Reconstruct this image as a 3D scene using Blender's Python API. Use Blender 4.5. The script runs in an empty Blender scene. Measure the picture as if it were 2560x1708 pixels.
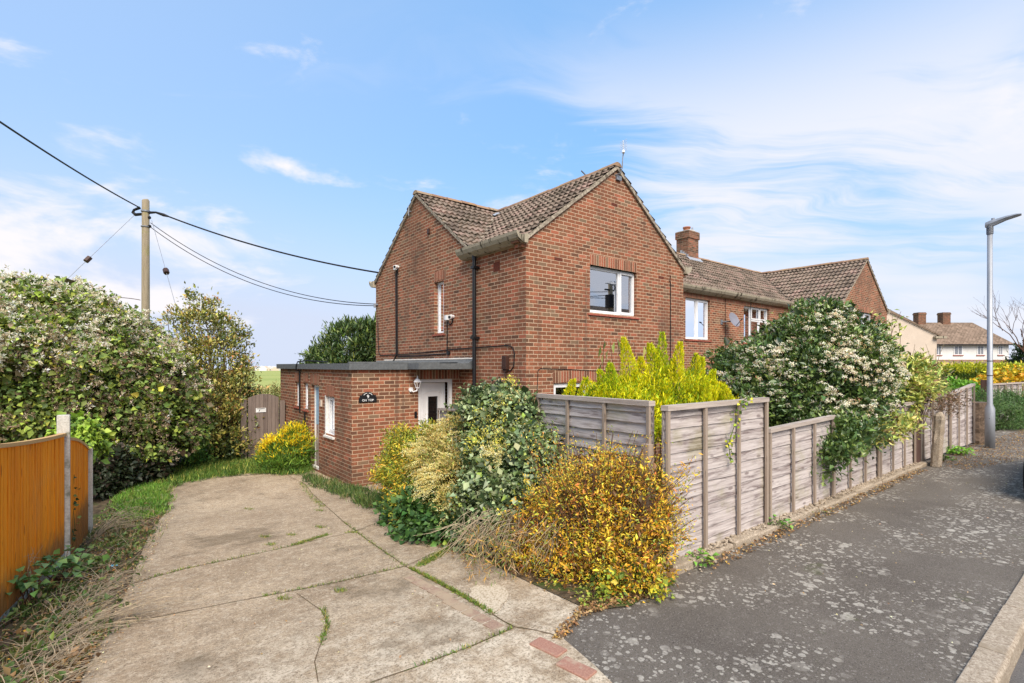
import bpy, bmesh, math, random
import numpy as np
from mathutils import Vector, noise as mnoise
random.seed(7); rng = np.random.default_rng(11)
PI = math.pi
C = bpy.context.scene.collection
CZ = 1.8                      # eye height above the pavement; every height below is relative to the eye, and lifted by CZ when built
TH = math.radians(51.64)      # angle between the street direction (X) and the viewing direction
Fv = (math.cos(TH), math.sin(TH)); Rv = (math.sin(TH), -math.cos(TH))

# ------------------------------------------------------------ camera, world, sun, exposure
cam = bpy.data.cameras.new('camera'); cam.sensor_width = 36; cam.lens = 1272 / 2560 * 36
cam.shift_y = 0.0238; cam.clip_end = 6000; cam.clip_start = 0.05
camo = bpy.data.objects.new('camera', cam); C.objects.link(camo)
camo.location = (0, 0, CZ); camo.rotation_euler = (PI / 2, 0, TH - PI / 2)
S = bpy.context.scene; S.camera = camo
S.view_settings.view_transform = 'Standard'; S.view_settings.look = 'None'
S.view_settings.gamma = 1; S.view_settings.exposure = 0.80
S.cycles.max_bounces = 8; S.cycles.diffuse_bounces = 3; S.cycles.transparent_max_bounces = 12

SUN_EL, SUN_AZ = math.radians(46), math.radians(-115)   # azimuth of the sun in the XY plane (behind the viewer)
sund = Vector((math.cos(SUN_EL) * math.cos(SUN_AZ), math.cos(SUN_EL) * math.sin(SUN_AZ), math.sin(SUN_EL)))
sl = bpy.data.lights.new('sun', 'SUN'); sl.energy = 3.3; sl.angle = math.radians(40); sl.color = (1, .88, .74)
so = bpy.data.objects.new('sun', sl); C.objects.link(so); so.rotation_euler = sund.to_track_quat('Z', 'Y').to_euler()
so.location = (0, -10, 30)


class NT:
    """tiny helper for node trees"""
    def __init__(s, tree): s.t = tree; s.nd = tree.nodes; s.lk = tree.links
    def put(s, sock, v):
        if v is None: return
        if isinstance(v, bpy.types.NodeSocket): s.lk.new(v, sock)
        else:
            try:
                if sock.type == 'RGBA' and len(v) == 3: v = (*v, 1)
            except TypeError: pass
            sock.default_value = v
    def n(s, typ, out=0, ins=None, **props):
        x = s.nd.new(typ)
        for k, v in props.items(): setattr(x, k, v)
        for k, v in (ins or {}).items(): s.put(x.inputs[k], v)
        return x.outputs[out]
    def m(s, op, a, b=None, c=None, clamp=False):
        x = s.nd.new('ShaderNodeMath'); x.operation = op; x.use_clamp = clamp
        for i, v in enumerate((a, b, c)):
            if v is not None: s.put(x.inputs[i], v)
        return x.outputs[0]
    def mix(s, f, a, b, mode='MIX'):
        x = s.nd.new('ShaderNodeMix'); x.data_type = 'RGBA'; x.blend_type = mode
        s.put(x.inputs[0], f); s.put(x.inputs[6], a); s.put(x.inputs[7], b)
        return x.outputs[2]
    def noise(s, vec, scale, detail=3, rough=.55, dist=0, out=0):
        return s.n('ShaderNodeTexNoise', out, {'Vector': vec, 'Scale': scale, 'Detail': detail, 'Roughness': rough, 'Distortion': dist})
    def ramp(s, f, stops, interp='LINEAR'):
        x = s.nd.new('ShaderNodeValToRGB'); cr = x.color_ramp; cr.interpolation = interp
        while len(cr.elements) > 1: cr.elements.remove(cr.elements[0])
        for i, (p, c) in enumerate(stops):
            e = cr.elements[0] if i == 0 else cr.elements.new(p)
            e.position = p; c = c if hasattr(c, '__len__') else (c, c, c); e.color = (*c[:3], 1)
        s.put(x.inputs[0], f); return x.outputs[0]
    def sep(s, v):
        x = s.nd.new('ShaderNodeSeparateXYZ'); s.put(x.inputs[0], v); return x.outputs
    def comb(s, a, b, c=0.0):
        x = s.nd.new('ShaderNodeCombineXYZ')
        for i, v in enumerate((a, b, c)): s.put(x.inputs[i], v)
        return x.outputs[0]
    def vm(s, op, a, b=None, out=0):
        x = s.nd.new('ShaderNodeVectorMath'); x.operation = op; s.put(x.inputs[0], a)
        if b is not None: s.put(x.inputs[1], b)
        return x.outputs[out]
    def smooth(s, v, lo, hi, a=0.0, b=1.0):
        x = s.nd.new('ShaderNodeMapRange'); x.interpolation_type = 'SMOOTHSTEP'
        for i, k in enumerate((v, lo, hi, a, b)): s.put(x.inputs[i], k)
        return x.outputs[0]


# world: Nishita sky with high thin cloud and low cumulus banks mixed in by direction
W = bpy.data.worlds.new('World'); S.world = W; W.use_nodes = True
w = NT(W.node_tree); w.nd.clear()
sky = w.nd.new('ShaderNodeTexSky'); sky.sky_type = 'NISHITA'; sky.sun_disc = False
sky.sun_elevation = SUN_EL; sky.sun_rotation = math.atan2(sund.x, sund.y); sky.altitude = 50; sky.air_density = 1.0; sky.dust_density = .6; sky.ozone_density = 1.6
skyc = w.mix(1.0, sky.outputs[0], (0.245, 0.315, 0.345), 'MULTIPLY')
skyc = w.mix(.72, skyc, (.235, .50, .90))
dirv = w.n('ShaderNodeTexCoord', 0)
dirv = w.vm('NORMALIZE', dirv)
dx, dy, dz = w.sep(dirv)
fwd = w.vm('DOT_PRODUCT', dirv, (*Fv, 0), out=1); rgt = w.vm('DOT_PRODUCT', dirv, (*Rv, 0), out=1)
zz = w.m('ADD', w.m('MAXIMUM', dz, 0.0), 0.12)
pl = w.comb(w.m('DIVIDE', rgt, zz), w.m('DIVIDE', fwd, zz), 0.0)          # a flat cloud layer seen from below
def _sc(v, k):
    x = w.nd.new('ShaderNodeVectorMath'); x.operation = 'SCALE'; w.put(x.inputs[0], v); x.inputs[3].default_value = k; return x.outputs[0]
warp = w.vm('ADD', pl, _sc(w.noise(pl, .7, 3, out=1), 1.1))
mp = w.nd.new('ShaderNodeMapping'); mp.inputs['Rotation'].default_value = (0, 0, .45); mp.inputs['Scale'].default_value = (.35, 1.35, 1); w.put(mp.inputs[0], warp)
ci = w.noise(mp.outputs[0], 1.15, 6, .62)
ci2 = w.noise(warp, .38, 3, .5)
azr = w.n('ShaderNodeMath', 0, {0: rgt, 1: fwd}, operation='ARCTAN2')       # angle right of the view direction
right_bias = w.m('MULTIPLY', w.m('ADD', w.smooth(azr, -.05, .45, -.09, .17), 0.0), 1.0)
mp2 = w.nd.new('ShaderNodeMapping'); mp2.inputs['Rotation'].default_value = (0, 0, .62); mp2.inputs['Scale'].default_value = (.7, 4.5, 1); w.put(mp2.inputs[0], warp)
fib = w.noise(mp2.outputs[0], 1.3, 5, .65)
cirrus = w.m('MULTIPLY', w.smooth(w.m('ADD', w.m('ADD', w.m('MULTIPLY', ci, .7), w.m('MULTIPLY', fib, .3)), right_bias), .49, .70), w.smooth(ci2, .36, .56))
cirrus = w.m('MULTIPLY', cirrus, w.smooth(dz, .62, .34))
cirrus = w.m('MULTIPLY', cirrus, .95)
# cumulus: noise in azimuth / elevation space, allowed where the photograph has banks
ae = w.comb(azr, w.m('MULTIPLY', dz, 2.6), .37)
cu = w.noise(ae, 4.2, 6, .58, .3)
bank = w.m('MULTIPLY', w.smooth(azr, -.30, -.62), w.m('MULTIPLY', w.smooth(dz, .33, .20), w.smooth(dz, .03, .12)))
puff = w.n('ShaderNodeMath', 0, {0: w.m('ADD', w.m('POWER', w.m('MULTIPLY', w.m('ADD', azr, .464), 8.0), 2.0), w.m('POWER', w.m('MULTIPLY', w.m('SUBTRACT', dz, .335), 34.0), 2.0)), 1: -1.0}, operation='MULTIPLY')
puff = w.m('EXPONENT', puff)
cum = w.smooth(w.m('ADD', cu, w.m('ADD', w.m('MULTIPLY', bank, .24), w.m('MULTIPLY', puff, .34))), .58, .78)
hor = w.smooth(dz, .42, -.02)                                                # pale haze towards the horizon
hor = w.m('MULTIPLY', w.m('POWER', hor, 1.35), .90)
left = w.smooth(azr, .35, -.9)
hor = w.m('MINIMUM', w.m('ADD', w.m('ADD', hor, w.m('MULTIPLY', left, .30)), .05), .96)
base = w.mix(hor, skyc, (0.67, .735, .91))
col = w.mix(cirrus, base, (.86, .88, .97)); col = w.mix(cum, col, (.96, .935, .97))
bg = w.nd.new('ShaderNodeBackground'); w.put(bg.inputs[0], col); bg.inputs[1].default_value = .60
w.lk.new(bg.outputs[0], w.nd.new('ShaderNodeOutputWorld').inputs[0])


# ------------------------------------------------------------ photo pixel -> place helpers (pixels of a 2350 px wide view of the photo)
def at(x, y, t):
    a = (x - 1175) / 1168; return Vector((t * (Fv[0] + a * Rv[0]), t * (Fv[1] + a * Rv[1]), t * (840 - y) / 1168))
def G(y):
    if y < 2.6: return -1.8
    if y < 9.7: return -1.8 - (y - 2.6) * .57 / 7.1
    if y < 15: return -2.37 - (y - 9.7) * .08 / 5.3
    return -2.45 - (y - 15) * .0052
def gp(x, y, dz=0.0):
    a = (x - 1175) / 1168; dX, dY, dZ = Fv[0] + a * Rv[0], Fv[1] + a * Rv[1], (840 - y) / 1168
    t = 4.0
    for _ in range(60): t = t * .5 + .5 * ((G(dY * t) + dz) / dZ)
    return Vector((dX * t, dY * t, G(dY * t) + dz))


# ------------------------------------------------------------ materials
MATS = {}
def mat(name, rough=.85, spec=.3, metal=0.0):
    m = bpy.data.materials.new(name); m.use_nodes = True; n = NT(m.node_tree)
    b = [x for x in n.nd if x.type == 'BSDF_PRINCIPLED'][0]
    b.inputs['Roughness'].default_value = rough; b.inputs['Specular IOR Level'].default_value = spec; b.inputs['Metallic'].default_value = metal
    MATS[name] = m; n.b = b
    n.col = lambda c: n.put(b.inputs['Base Color'], c)
    n.rough = lambda c: n.put(b.inputs['Roughness'], c)
    def bump(h, dist=.01, strength=1.0):
        x = n.nd.new('ShaderNodeBump'); x.inputs['Distance'].default_value = dist; x.inputs['Strength'].default_value = strength
        n.put(x.inputs['Height'], h); n.lk.new(x.outputs[0], b.inputs['Normal'])
    n.bump = bump
    n.uv = lambda: n.n('ShaderNodeTexCoord', 2)
    n.pos = lambda: n.n('ShaderNodeNewGeometry', 0)
    n.isl = lambda: n.n('ShaderNodeNewGeometry', 8)
    return n
def mapv(n, v, sc, rot=(0, 0, 0)):
    x = n.nd.new('ShaderNodeMapping'); x.inputs['Scale'].default_value = sc; x.inputs['Rotation'].default_value = rot; n.put(x.inputs[0], v); return x.outputs[0]

def brick(name, bw=.225, bh=.075, off=.5, tones=None, mortar=(.60, .43, .29), dirt=.55):
    n = mat(name, .9, .2)
    u, v, _ = n.sep(n.uv()); P = n.pos()
    wob = n.noise(P, 5, 2)
    v2 = n.m('ADD', v, n.m('MULTIPLY', n.m('SUBTRACT', wob, .5), .006))
    vr = n.m('DIVIDE', v2, bh); row = n.m('FLOOR', vr)
    ro = n.m('MULTIPLY', n.m('MODULO', n.m('ABSOLUTE', row), 2.0), off)
    rj = n.n('ShaderNodeTexWhiteNoise', 0, {'W': row}, noise_dimensions='1D')
    ub = n.m('ADD', n.m('ADD', n.m('DIVIDE', u, bw), ro), n.m('MULTIPLY', rj, .10 if off else 0.0)); cl = n.m('FLOOR', ub)
    fu, fv = n.m('FRACT', ub), n.m('FRACT', vr)
    du = n.m('MULTIPLY', n.m('MINIMUM', fu, n.m('SUBTRACT', 1.0, fu)), bw); dv = n.m('MULTIPLY', n.m('MINIMUM', fv, n.m('SUBTRACT', 1.0, fv)), bh)
    d = n.m('MINIMUM', du, dv)
    d = n.m('ADD', d, n.m('MULTIPLY', n.m('SUBTRACT', n.noise(P, 70, 3), .5), .006))
    isb = n.smooth(d, .0050, .0085)
    wn = n.n('ShaderNodeTexWhiteNoise', 0, {'Vector': n.comb(cl, row, 0.0)}, noise_dimensions='2D')
    wn2 = n.n('ShaderNodeTexWhiteNoise', 0, {'Vector': n.comb(cl, row, 5.0)}, noise_dimensions='3D')
    tones = tones or [(0, (.11, .056, .036)), (.10, (.17, .075, .043)), (.28, (.235, .088, .046)), (.5, (.295, .102, .051)), (.72, (.225, .085, .046)), (.9, (.345, .122, .062)), (1, (.39, .155, .088))]
    bc = n.ramp(wn, tones)
    blot = n.noise(mapv(n, P, (1, 1, 1)), 22, 3, .7)
    streak = n.noise(mapv(n, P, (14, 14, 190)), 1, 2, .6)
    bc = n.mix(n.smooth(blot, .42, .78), bc, (.15, .075, .042)); bc = n.mix(n.m('MULTIPLY', n.smooth(streak, .45, .72), .55), bc, n.mix(.5, bc, (.10, .055, .035)))
    bc = n.mix(n.m('MULTIPLY', n.smooth(wn2, .88, .97), .75), bc, (.20, .145, .09)); bc = n.mix(n.m('MULTIPLY', n.smooth(wn2, .10, .03), .6), bc, (.42, .13, .075))
    mc = n.mix(n.noise(P, 9, 4), tuple(x * .72 for x in mortar), mortar)
    c = n.mix(isb, mc, bc)
    # weathering: broad dark patches and thin soot streaks running down
    big = n.noise(mapv(n, P, (.8, .8, .35)), 1.3, 4, .62)
    c = n.mix(n.m('MULTIPLY', n.smooth(big, .5, .74), dirt), c, (.10, .065, .045))
    run = n.noise(mapv(n, P, (5.5, 5.5, .28)), 1.0, 4, .65)
    c = n.mix(n.m('MULTIPLY', n.smooth(run, .55, .75), dirt * .9), c, (.085, .055, .040))
    X_, Y_, Z_ = n.sep(P); damp = n.m('ADD', Z_, n.m('MULTIPLY', n.noise(P, 2.5, 4), .5)); c = n.mix(n.m('MULTIPLY', n.smooth(damp, .35, -.25), .45), c, (.11, .075, .05))
    n.col(c)
    n.bump(n.m('ADD', n.m('MULTIPLY', isb, 1.0), n.m('MULTIPLY', streak, .3)), .006, .8)
    return MATS[name]
brick('brick'); brick('brick_soldier', .075, .225, 0.0, tones=[(0, (.15, .060, .034)), (.35, (.26, .085, .048)), (.65, (.34, .11, .062)), (1, (.42, .15, .09))], dirt=.2)
brick('brick_dark', tones=[(0, (.08, .045, .03)), (.4, (.17, .075, .045)), (1, (.30, .13, .08))], mortar=(.30, .24, .17), dirt=.6)
brick('brick_far', tones=[(0, (.25, .12, .07)), (1, (.42, .20, .12))], mortar=(.5, .38, .27))
brick('vent_clay', .0225, .025, 0.0, tones=[(0, (.34, .075, .04)), (1, (.45, .11, .06))], mortar=(.10, .03, .02), dirt=.1)

def simple(name, c, rough=.8, spec=.3, metal=0.0, var=.25, scale=6, bump=0.0, bscale=60, dark=None, stretch=(1, 1, 1)):
    n = mat(name, rough, spec, metal); P = n.pos(); f = n.noise(mapv(n, P, stretch), scale, 4, .6)
    d = dark or tuple(x * (1 - var) for x in c)
    n.col(n.mix(n.smooth(f, .35, .7), d, c))
    if bump: n.bump(n.noise(P, bscale, 4, .7), bump)
    return MATS[name]
simple('upvc', (.80, .80, .80), .35, .5, var=.06); simple('white_paint', (.78, .77, .73), .6, var=.16, scale=14)
simple('clay_sill', (.42, .12, .08), .7, var=.35, scale=12); simple('felt', (.135, .145, .15), .95, var=.25, scale=18, bump=.003, bscale=300)
simple('felt_mortar', (.62, .58, .52), .9, var=.25, scale=20); simple('door_glass', (.008, .009, .010), .06, .5); simple('black_plastic', (.010, .010, .012), .4, .4, var=.3)
simple('brown_plastic', (.060, .028, .020), .5); simple('steel', (.37, .39, .42), .55, .5, .45, var=.18, scale=9, stretch=(1, 1, .3))
simple('steel_dark', (.28, .30, .34), .6, .4, .3, var=.3, scale=7)
simple('curtain', (.80, .82, .84), .9, var=.10, scale=3, stretch=(14, 14, .6)); simple('room_dark', (.03, .03, .032), .9)
simple('curtain_blue', (.42, .50, .60), .9, var=.2, scale=4, stretch=(14, 14, .6))
simple('cable', (.012, .012, .014), .6); simple('glazed_pot', (.40, .15, .08), .7)
simple('lead', (.45, .47, .50), .5, .4, .2, var=.35, scale=16); simple('render_cream', (.62, .52, .42), .9, var=.08, scale=1.5)
simple('render_white', (.74, .73, .70), .9, var=.1, scale=1.2); simple('bark', (.16, .11, .075), .95, var=.5, scale=20, bump=.004)
simple('twig_brown', (.13, .060, .035), .9, var=.4, scale=12); simple('dry_stem', (.50, .40, .27), .9, var=.45, scale=12)
simple('green_stem', (.09, .12, .03), .8, var=.4, scale=12); simple('car_paint', (.012, .014, .018), .25, .6); simple('rubber', (.014, .014, .014), .85)
simple('alloy', (.45, .46, .48), .35, .5, .8); simple('sign_white', (.80, .80, .78), .6); simple('door_blue', (.30, .46, .60), .5, var=.15, scale=9)
simple('peeling_wood', (.58, .50, .45), .85, dark=(.26, .17, .15), scale=16, stretch=(1, 1, .2)); simple('dish_grey', (.22, .22, .26), .6, var=.12)
simple('litter_blue', (.05, .35, .55), .4); simple('far_green', (.13, .17, .06), 1, var=.5, scale=.5); simple('brown_post', (.11, .06, .045), .9, dark=(.05, .028, .022), scale=10, stretch=(1, 1, .06), bump=.003, bscale=40)

# glass: mirror-like sheet over a see-through pane
n = mat('glass'); n.nd.remove(n.b); out = [x for x in n.nd if x.type == 'OUTPUT_MATERIAL'][0]
g = n.nd.new('ShaderNodeBsdfGlossy'); g.inputs['Roughness'].default_value = .01; g.inputs['Color'].default_value = (.92, .95, 1, 1)
t_ = n.nd.new('ShaderNodeBsdfTransparent'); t_.inputs[0].default_value = (.80, .84, .84, 1)
fr = n.n('ShaderNodeFresnel', 0, {'IOR': 1.9}); mx = n.nd.new('ShaderNodeMixShader'); n.put(mx.inputs[0], n.m('ADD', n.m('MULTIPLY', fr, .85), .42, clamp=True))
n.lk.new(t_.outputs[0], mx.inputs[1]); n.lk.new(g.outputs[0], mx.inputs[2]); n.lk.new(mx.outputs[0], out.inputs[0])

# concrete roof tiles (UV counts tiles)
def tile_mat(name, tones, moss=.9, pale=.6, sc=1.0):
    n = mat(name, .95, .15); P = n.pos(); u, v, _ = n.sep(n.uv()); u = n.m('MULTIPLY', u, sc); v = n.m('MULTIPLY', v, sc * 1.3); row = n.m('FLOOR', v)
    cl = n.m('FLOOR', n.m('ADD', u, n.m('MULTIPLY', n.m('MODULO', n.m('ABSOLUTE', row), 2.0), .5)))
    wn = n.n('ShaderNodeTexWhiteNoise', 0, {'Vector': n.comb(cl, row, 0.0)}, noise_dimensions='2D')
    c = n.ramp(wn, tones); fv = n.m('FRACT', v)
    f1 = n.noise(P, 9, 5, .7); f2 = n.noise(P, 2.2, 4, .6); f3 = n.noise(P, 30, 4, .7)
    c = n.mix(n.m('MULTIPLY', n.smooth(f3, .45, .75), .5), c, (.10, .07, .05))
    c = n.mix(n.m('MULTIPLY', n.smooth(f1, .52, .68), pale), c, (.40, .34, .26))
    mm = n.m('ADD', n.m('MULTIPLY', f1, .5), n.m('ADD', n.m('MULTIPLY', f2, .5), n.m('MULTIPLY', n.smooth(fv, .55, .02), .10)))
    c = n.mix(n.m('MULTIPLY', n.smooth(mm, .53, .66), moss), c, (.045, .038, .024))
    lip = n.smooth(fv, .10, .02)
    n.col(c); n.bump(n.m('ADD', n.noise(P, 60, 4, .7), n.m('MULTIPLY', f1, 1.0)), .012)
T1 = [(0, (.13, .10, .08)), (.3, (.20, .155, .12)), (.6, (.26, .20, .155)), (.85, (.28, .20, .16)), (1, (.33, .225, .185))]
tile_mat('roof_tile', T1); tile_mat('roof_tile_far', [(0, (.17, .12, .085)), (1, (.28, .20, .145))], .6, .3, 2.6)
MATS['roof_tile'].node_tree.nodes
n = mat('ridge_tile', .95, .15); P = n.pos(); c = n.ramp(n.isl(), [(0, (.26, .16, .11)), (.5, (.34, .22, .14)), (1, (.30, .24, .17))])
c = n.mix(n.m('MULTIPLY', n.smooth(n.noise(P, 5, 4, .6), .54, .70), .7), c, (.40, .27, .12)); c = n.mix(n.smooth(n.noise(P, 17, 4, .7), .55, .68), c, (.10, .08, .06)); n.col(c); n.bump(n.noise(P, 50, 4), .01)
n = mat('verge_cement', .95, .15); P = n.pos(); c = n.mix(n.smooth(n.noise(P, 14, 4, .7), .4, .65), (.24, .20, .155), (.46, .40, .31)); c = n.mix(n.smooth(n.noise(P, 5, 3), .55, .7), c, (.12, .10, .075)); n.col(c); n.bump(n.noise(P, 40, 4), .012)
n = mat('gutter_concrete', .9, .2); P = n.pos(); c = n.mix(n.noise(mapv(n, P, (1, 1, .5)), 7, 4, .6), (.26, .22, .155), (.47, .42, .32)); c = n.mix(n.smooth(n.noise(mapv(n, P, (6, 6, .7)), 1.2, 3, .6), .56, .66), c, (.08, .07, .05)); n.col(c); n.bump(n.noise(P, 50, 4), .006)

# wood
def wood(name, light, mid, dark, vert=False, stain=1.0, green=.0, isl=.5, sc=1.0, splash=False):
    n = mat(name, .9, .2); P = n.pos(); u, v, _ = n.sep(n.uv()); r = n.isl(); k = n.m('MULTIPLY', r, 37.0)
    L, Tt = (v, u) if vert else (u, v)
    g1 = n.noise(n.comb(n.m('MULTIPLY', L, 1.2 * sc), n.m('MULTIPLY', Tt, 34 * sc), k), 1.6, 5, .65, .6)
    g2 = n.noise(n.comb(n.m('MULTIPLY', L, 1.3), n.m('MULTIPLY', Tt, 15), k), 1.5, 5, .68, .5)
    c = n.mix(n.smooth(g1, .3, .72), mid, light); c = n.mix(n.m('MULTIPLY', n.smooth(g2, .45, .68), stain), c, dark)
    c = n.mix(isl, c, n.mix(r, n.mix(.5, c, dark), light))
    vo = n.nd.new('ShaderNodeTexVoronoi'); n.put(vo.inputs['Vector'], n.comb(n.m('MULTIPLY', L, 2.6), n.m('MULTIPLY', Tt, 8), k)); vo.inputs['Scale'].default_value = 1.0
    c = n.mix(n.smooth(vo.outputs[0], .16, .08), c, n.mix(.35, dark, c))
    if splash:
        X_, Y_, Z_ = n.sep(P); c = n.mix(n.m('MULTIPLY', n.smooth(n.noise(P, 2.4, 4, .6), .5, .7), .18), c, (.75, .38, .10)); c = n.mix(n.m('MULTIPLY', n.smooth(n.m('ADD', Z_, n.m('MULTIPLY', n.noise(P, 9, 4), .3)), .30, .02), .7), c, (.14, .09, .045))
    if green: c = n.mix(n.m('MULTIPLY', n.smooth(n.noise(P, 2.2, 4, .6), .52, .7), green), c, (.26, .25, .07))
    n.col(c); n.bump(g1, .004, .8)
wood('fence_wood', (.60, .545, .51), (.38, .325, .305), (.13, .092, .088), stain=.95, green=.3, isl=.35)
wood('fence_batten', (.42, .34, .27), (.27, .205, .155), (.11, .08, .06), vert=True, stain=.5)
wood('fence_rail', (.52, .45, .39), (.34, .28, .235), (.17, .13, .11), stain=.4, isl=.2)
wood('gate_wood', (.24, .19, .16), (.16, .12, .10), (.07, .05, .045), vert=True, stain=.6)
wood('orange_wood', (1.0, .36, .018), (.84, .22, .008), (.42, .10, .005), vert=True, stain=.4, isl=.4, splash=True)
wood('orange_rail', (.62, .40, .18), (.50, .30, .12), (.34, .18, .06), stain=.3)
wood('pole_wood', (.38, .32, .22), (.25, .20, .13), (.10, .08, .05), vert=True, stain=.6, green=.5)

# ground materials
n = mat('concrete_drive', .92, .15); P = n.pos()
agg = n.noise(P, 55, 5, .75); blo = n.noise(P, 1.1, 5, .62); fine = n.noise(P, 170, 3, .8); f3 = n.noise(P, 6, 5, .7)
c = n.mix(n.smooth(blo, .3, .7), (.30, .215, .135), (.49, .375, .25)); c = n.mix(n.m('MULTIPLY', n.smooth(f3, .48, .66), .5), c, (.19, .14, .09))
X_, Y_, Z_ = n.sep(P); near = n.smooth(Y_, 4.6, 2.6)                       # the slab nearest the street has worn paler
c = n.mix(n.m('MULTIPLY', near, n.smooth(n.noise(P, 3.1, 5, .7), .38, .62)), c, (.68, .58, .44))
ag2 = n.noise(P, 28, 5, .8); c = n.mix(n.m('MULTIPLY', n.smooth(ag2, .48, .60), .62), c, (.21, .15, .095)); ag3 = n.noise(P, 13, 6, .75); c = n.mix(n.m('MULTIPLY', n.smooth(ag3, .50, .62), .45), c, (.62, .52, .39)); c = n.mix(n.m('MULTIPLY', n.smooth(agg, .51, .60), .7), c, (.15, .105, .065)); c = n.mix(n.m('MULTIPLY', n.smooth(n.noise(P, 38, 4, .8), .55, .66), .6), c, (.72, .62, .47)); c = n.mix(n.m('MULTIPLY', n.smooth(fine, .54, .64), .7), c, (.76, .65, .48))
c = n.mix(n.m('MULTIPLY', n.smooth(n.noise(P, .75, 5, .65), .52, .66), .55), c, (.14, .105, .065)); n.col(c); n.bump(n.m('ADD', agg, fine), .006, .9)
n = mat('concrete_patch', .95, .1); P = n.pos(); n.col(n.mix(n.smooth(n.noise(P, 60, 5, .8), .48, .60), (.58, .49, .36), (.30, .22, .14))); n.bump(n.noise(P, 120, 3), .004)
n = mat('crack_dirt', 1, .05); P = n.pos(); n.col(n.mix(n.smooth(n.noise(P, 9, 4, .7), .45, .65), (.12, .085, .052), (.07, .085, .02)))
def tarmac(name, a, b, lich):
    n = mat(name, .93, .2); P = n.pos(); f = n.noise(P, 240, 3, .8); g = n.noise(P, 90, 3, .7)
    c = n.mix(n.smooth(n.noise(P, .9, 4, .6), .3, .7), a, b); c = n.mix(n.smooth(n.noise(P, 110, 3, .8), .56, .68), c, (.34, .31, .28)); c = n.mix(n.smooth(f, .54, .72), c, (.30, .28, .26)); c = n.mix(n.m('MULTIPLY', n.smooth(n.noise(P, .5, 3, .6), .52, .62), .35), c, (.19, .16, .125)); c = n.mix(n.smooth(g, .55, .7), c, tuple(x * .45 for x in a))
    if lich:
        wrp = n.vm('ADD', P, w_sc(n, n.noise(P, 24, 3, out=1), .035)); mask = n.noise(P, 1.25, 3, .55)
        for sc, lo, hi, r0 in ((8.5, .42, .58, .38), (17, .42, .56, .44), (31, .42, .54, .50), (5.5, .50, .62, .30)):
            vo = n.nd.new('ShaderNodeTexVoronoi'); vo.voronoi_dimensions = '2D'; n.put(vo.inputs['Vector'], wrp); vo.inputs['Scale'].default_value = sc
            rr, gg, bb = n.sep(vo.outputs[1]); rad = n.m('MULTIPLY', n.m('MULTIPLY', rr, rr), r0)
            sp = n.smooth(n.m('SUBTRACT', rad, vo.outputs[0]), .0, .035); sp = n.m('MULTIPLY', n.m('MULTIPLY', sp, n.smooth(mask, lo, hi)), n.smooth(gg, .30, .50))
            sp = n.m('MULTIPLY', sp, n.smooth(n.noise(P, 45, 4, .8), .30, .58, .25, .85)); c = n.mix(sp, c, (.50, .46, .39))
        c = n.mix(n.m('MULTIPLY', n.smooth(n.noise(P, 1.7, 5, .7), .62, .74), .6), c, (.075, .085, .025))
    n.col(c); n.bump(n.m('ADD', f, g), .007, 1)
def w_sc(n, v, k):
    x = n.nd.new('ShaderNodeVectorMath'); x.operation = 'SCALE'; n.put(x.inputs[0], v); x.inputs[3].default_value = k; return x.outputs[0]
tarmac('tarmac', (.118, .099, .080), (.165, .142, .115), True); tarmac('road_tarmac', (.13, .125, .12), (.18, .17, .165), False)
n = mat('kerb_stone', .92, .2); P = n.pos(); f = n.noise(P, 60, 5, .8); c = n.mix(n.smooth(f, .35, .65), (.24, .185, .13), (.52, .44, .34)); c = n.mix(n.smooth(n.noise(P, 4, 4), .5, .7), c, (.30, .24, .17)); n.col(c); n.bump(f, .008)
n = mat('post_concrete', .92, .2); P = n.pos(); f = n.noise(P, 45, 5, .8); c = n.mix(n.smooth(f, .3, .65), (.40, .375, .32), (.60, .57, .50)); c = n.mix(n.smooth(n.noise(P, 6, 4), .55, .7), c, (.20, .20, .14)); n.col(c); n.bump(f, .004)
n = mat('paver_red', .92, .2); P = n.pos(); f = n.noise(P, 80, 5, .8); c = n.mix(n.smooth(f, .3, .7), (.27, .13, .095), (.42, .235, .17)); c = n.mix(n.smooth(n.noise(P, 7, 4, .7), .52, .68), c, (.40, .29, .21)); n.col(c); n.bump(f, .004)
n = mat('paver_worn', .92, .2); P = n.pos(); f = n.noise(P, 80, 5, .8); c = n.mix(n.smooth(f, .3, .7), (.22, .14, .10), (.38, .26, .19)); c = n.mix(n.smooth(n.noise(P, 6, 4, .7), .40, .58), c, (.37, .28, .19)); n.col(c); n.bump(f, .004)
n = mat('soil', 1, .1); P = n.pos(); X_, Y_, Z_ = n.sep(P); c = n.mix(n.smooth(n.noise(P, 11, 6, .7), .35, .65), (.055, .040, .025), (.16, .115, .07)); c = n.mix(n.smooth(n.noise(P, 3, 4), .5, .62), c, (.06, .085, .02))
fld = n.mix(n.noise(mapv(n, P, (.05, .25, 1)), 1.0, 3), (.30, .33, .095), (.37, .39, .13)); fld = n.mix(n.m('MULTIPLY', n.smooth(n.noise(mapv(n, P, (.004, .03, 1)), 1.0, 2), .5, .6), .5), fld, (.22, .28, .07))
c = n.mix(n.smooth(Y_, 18, 21), c, fld); n.col(c); n.bump(n.noise(P, 30, 4), .02)

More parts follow.
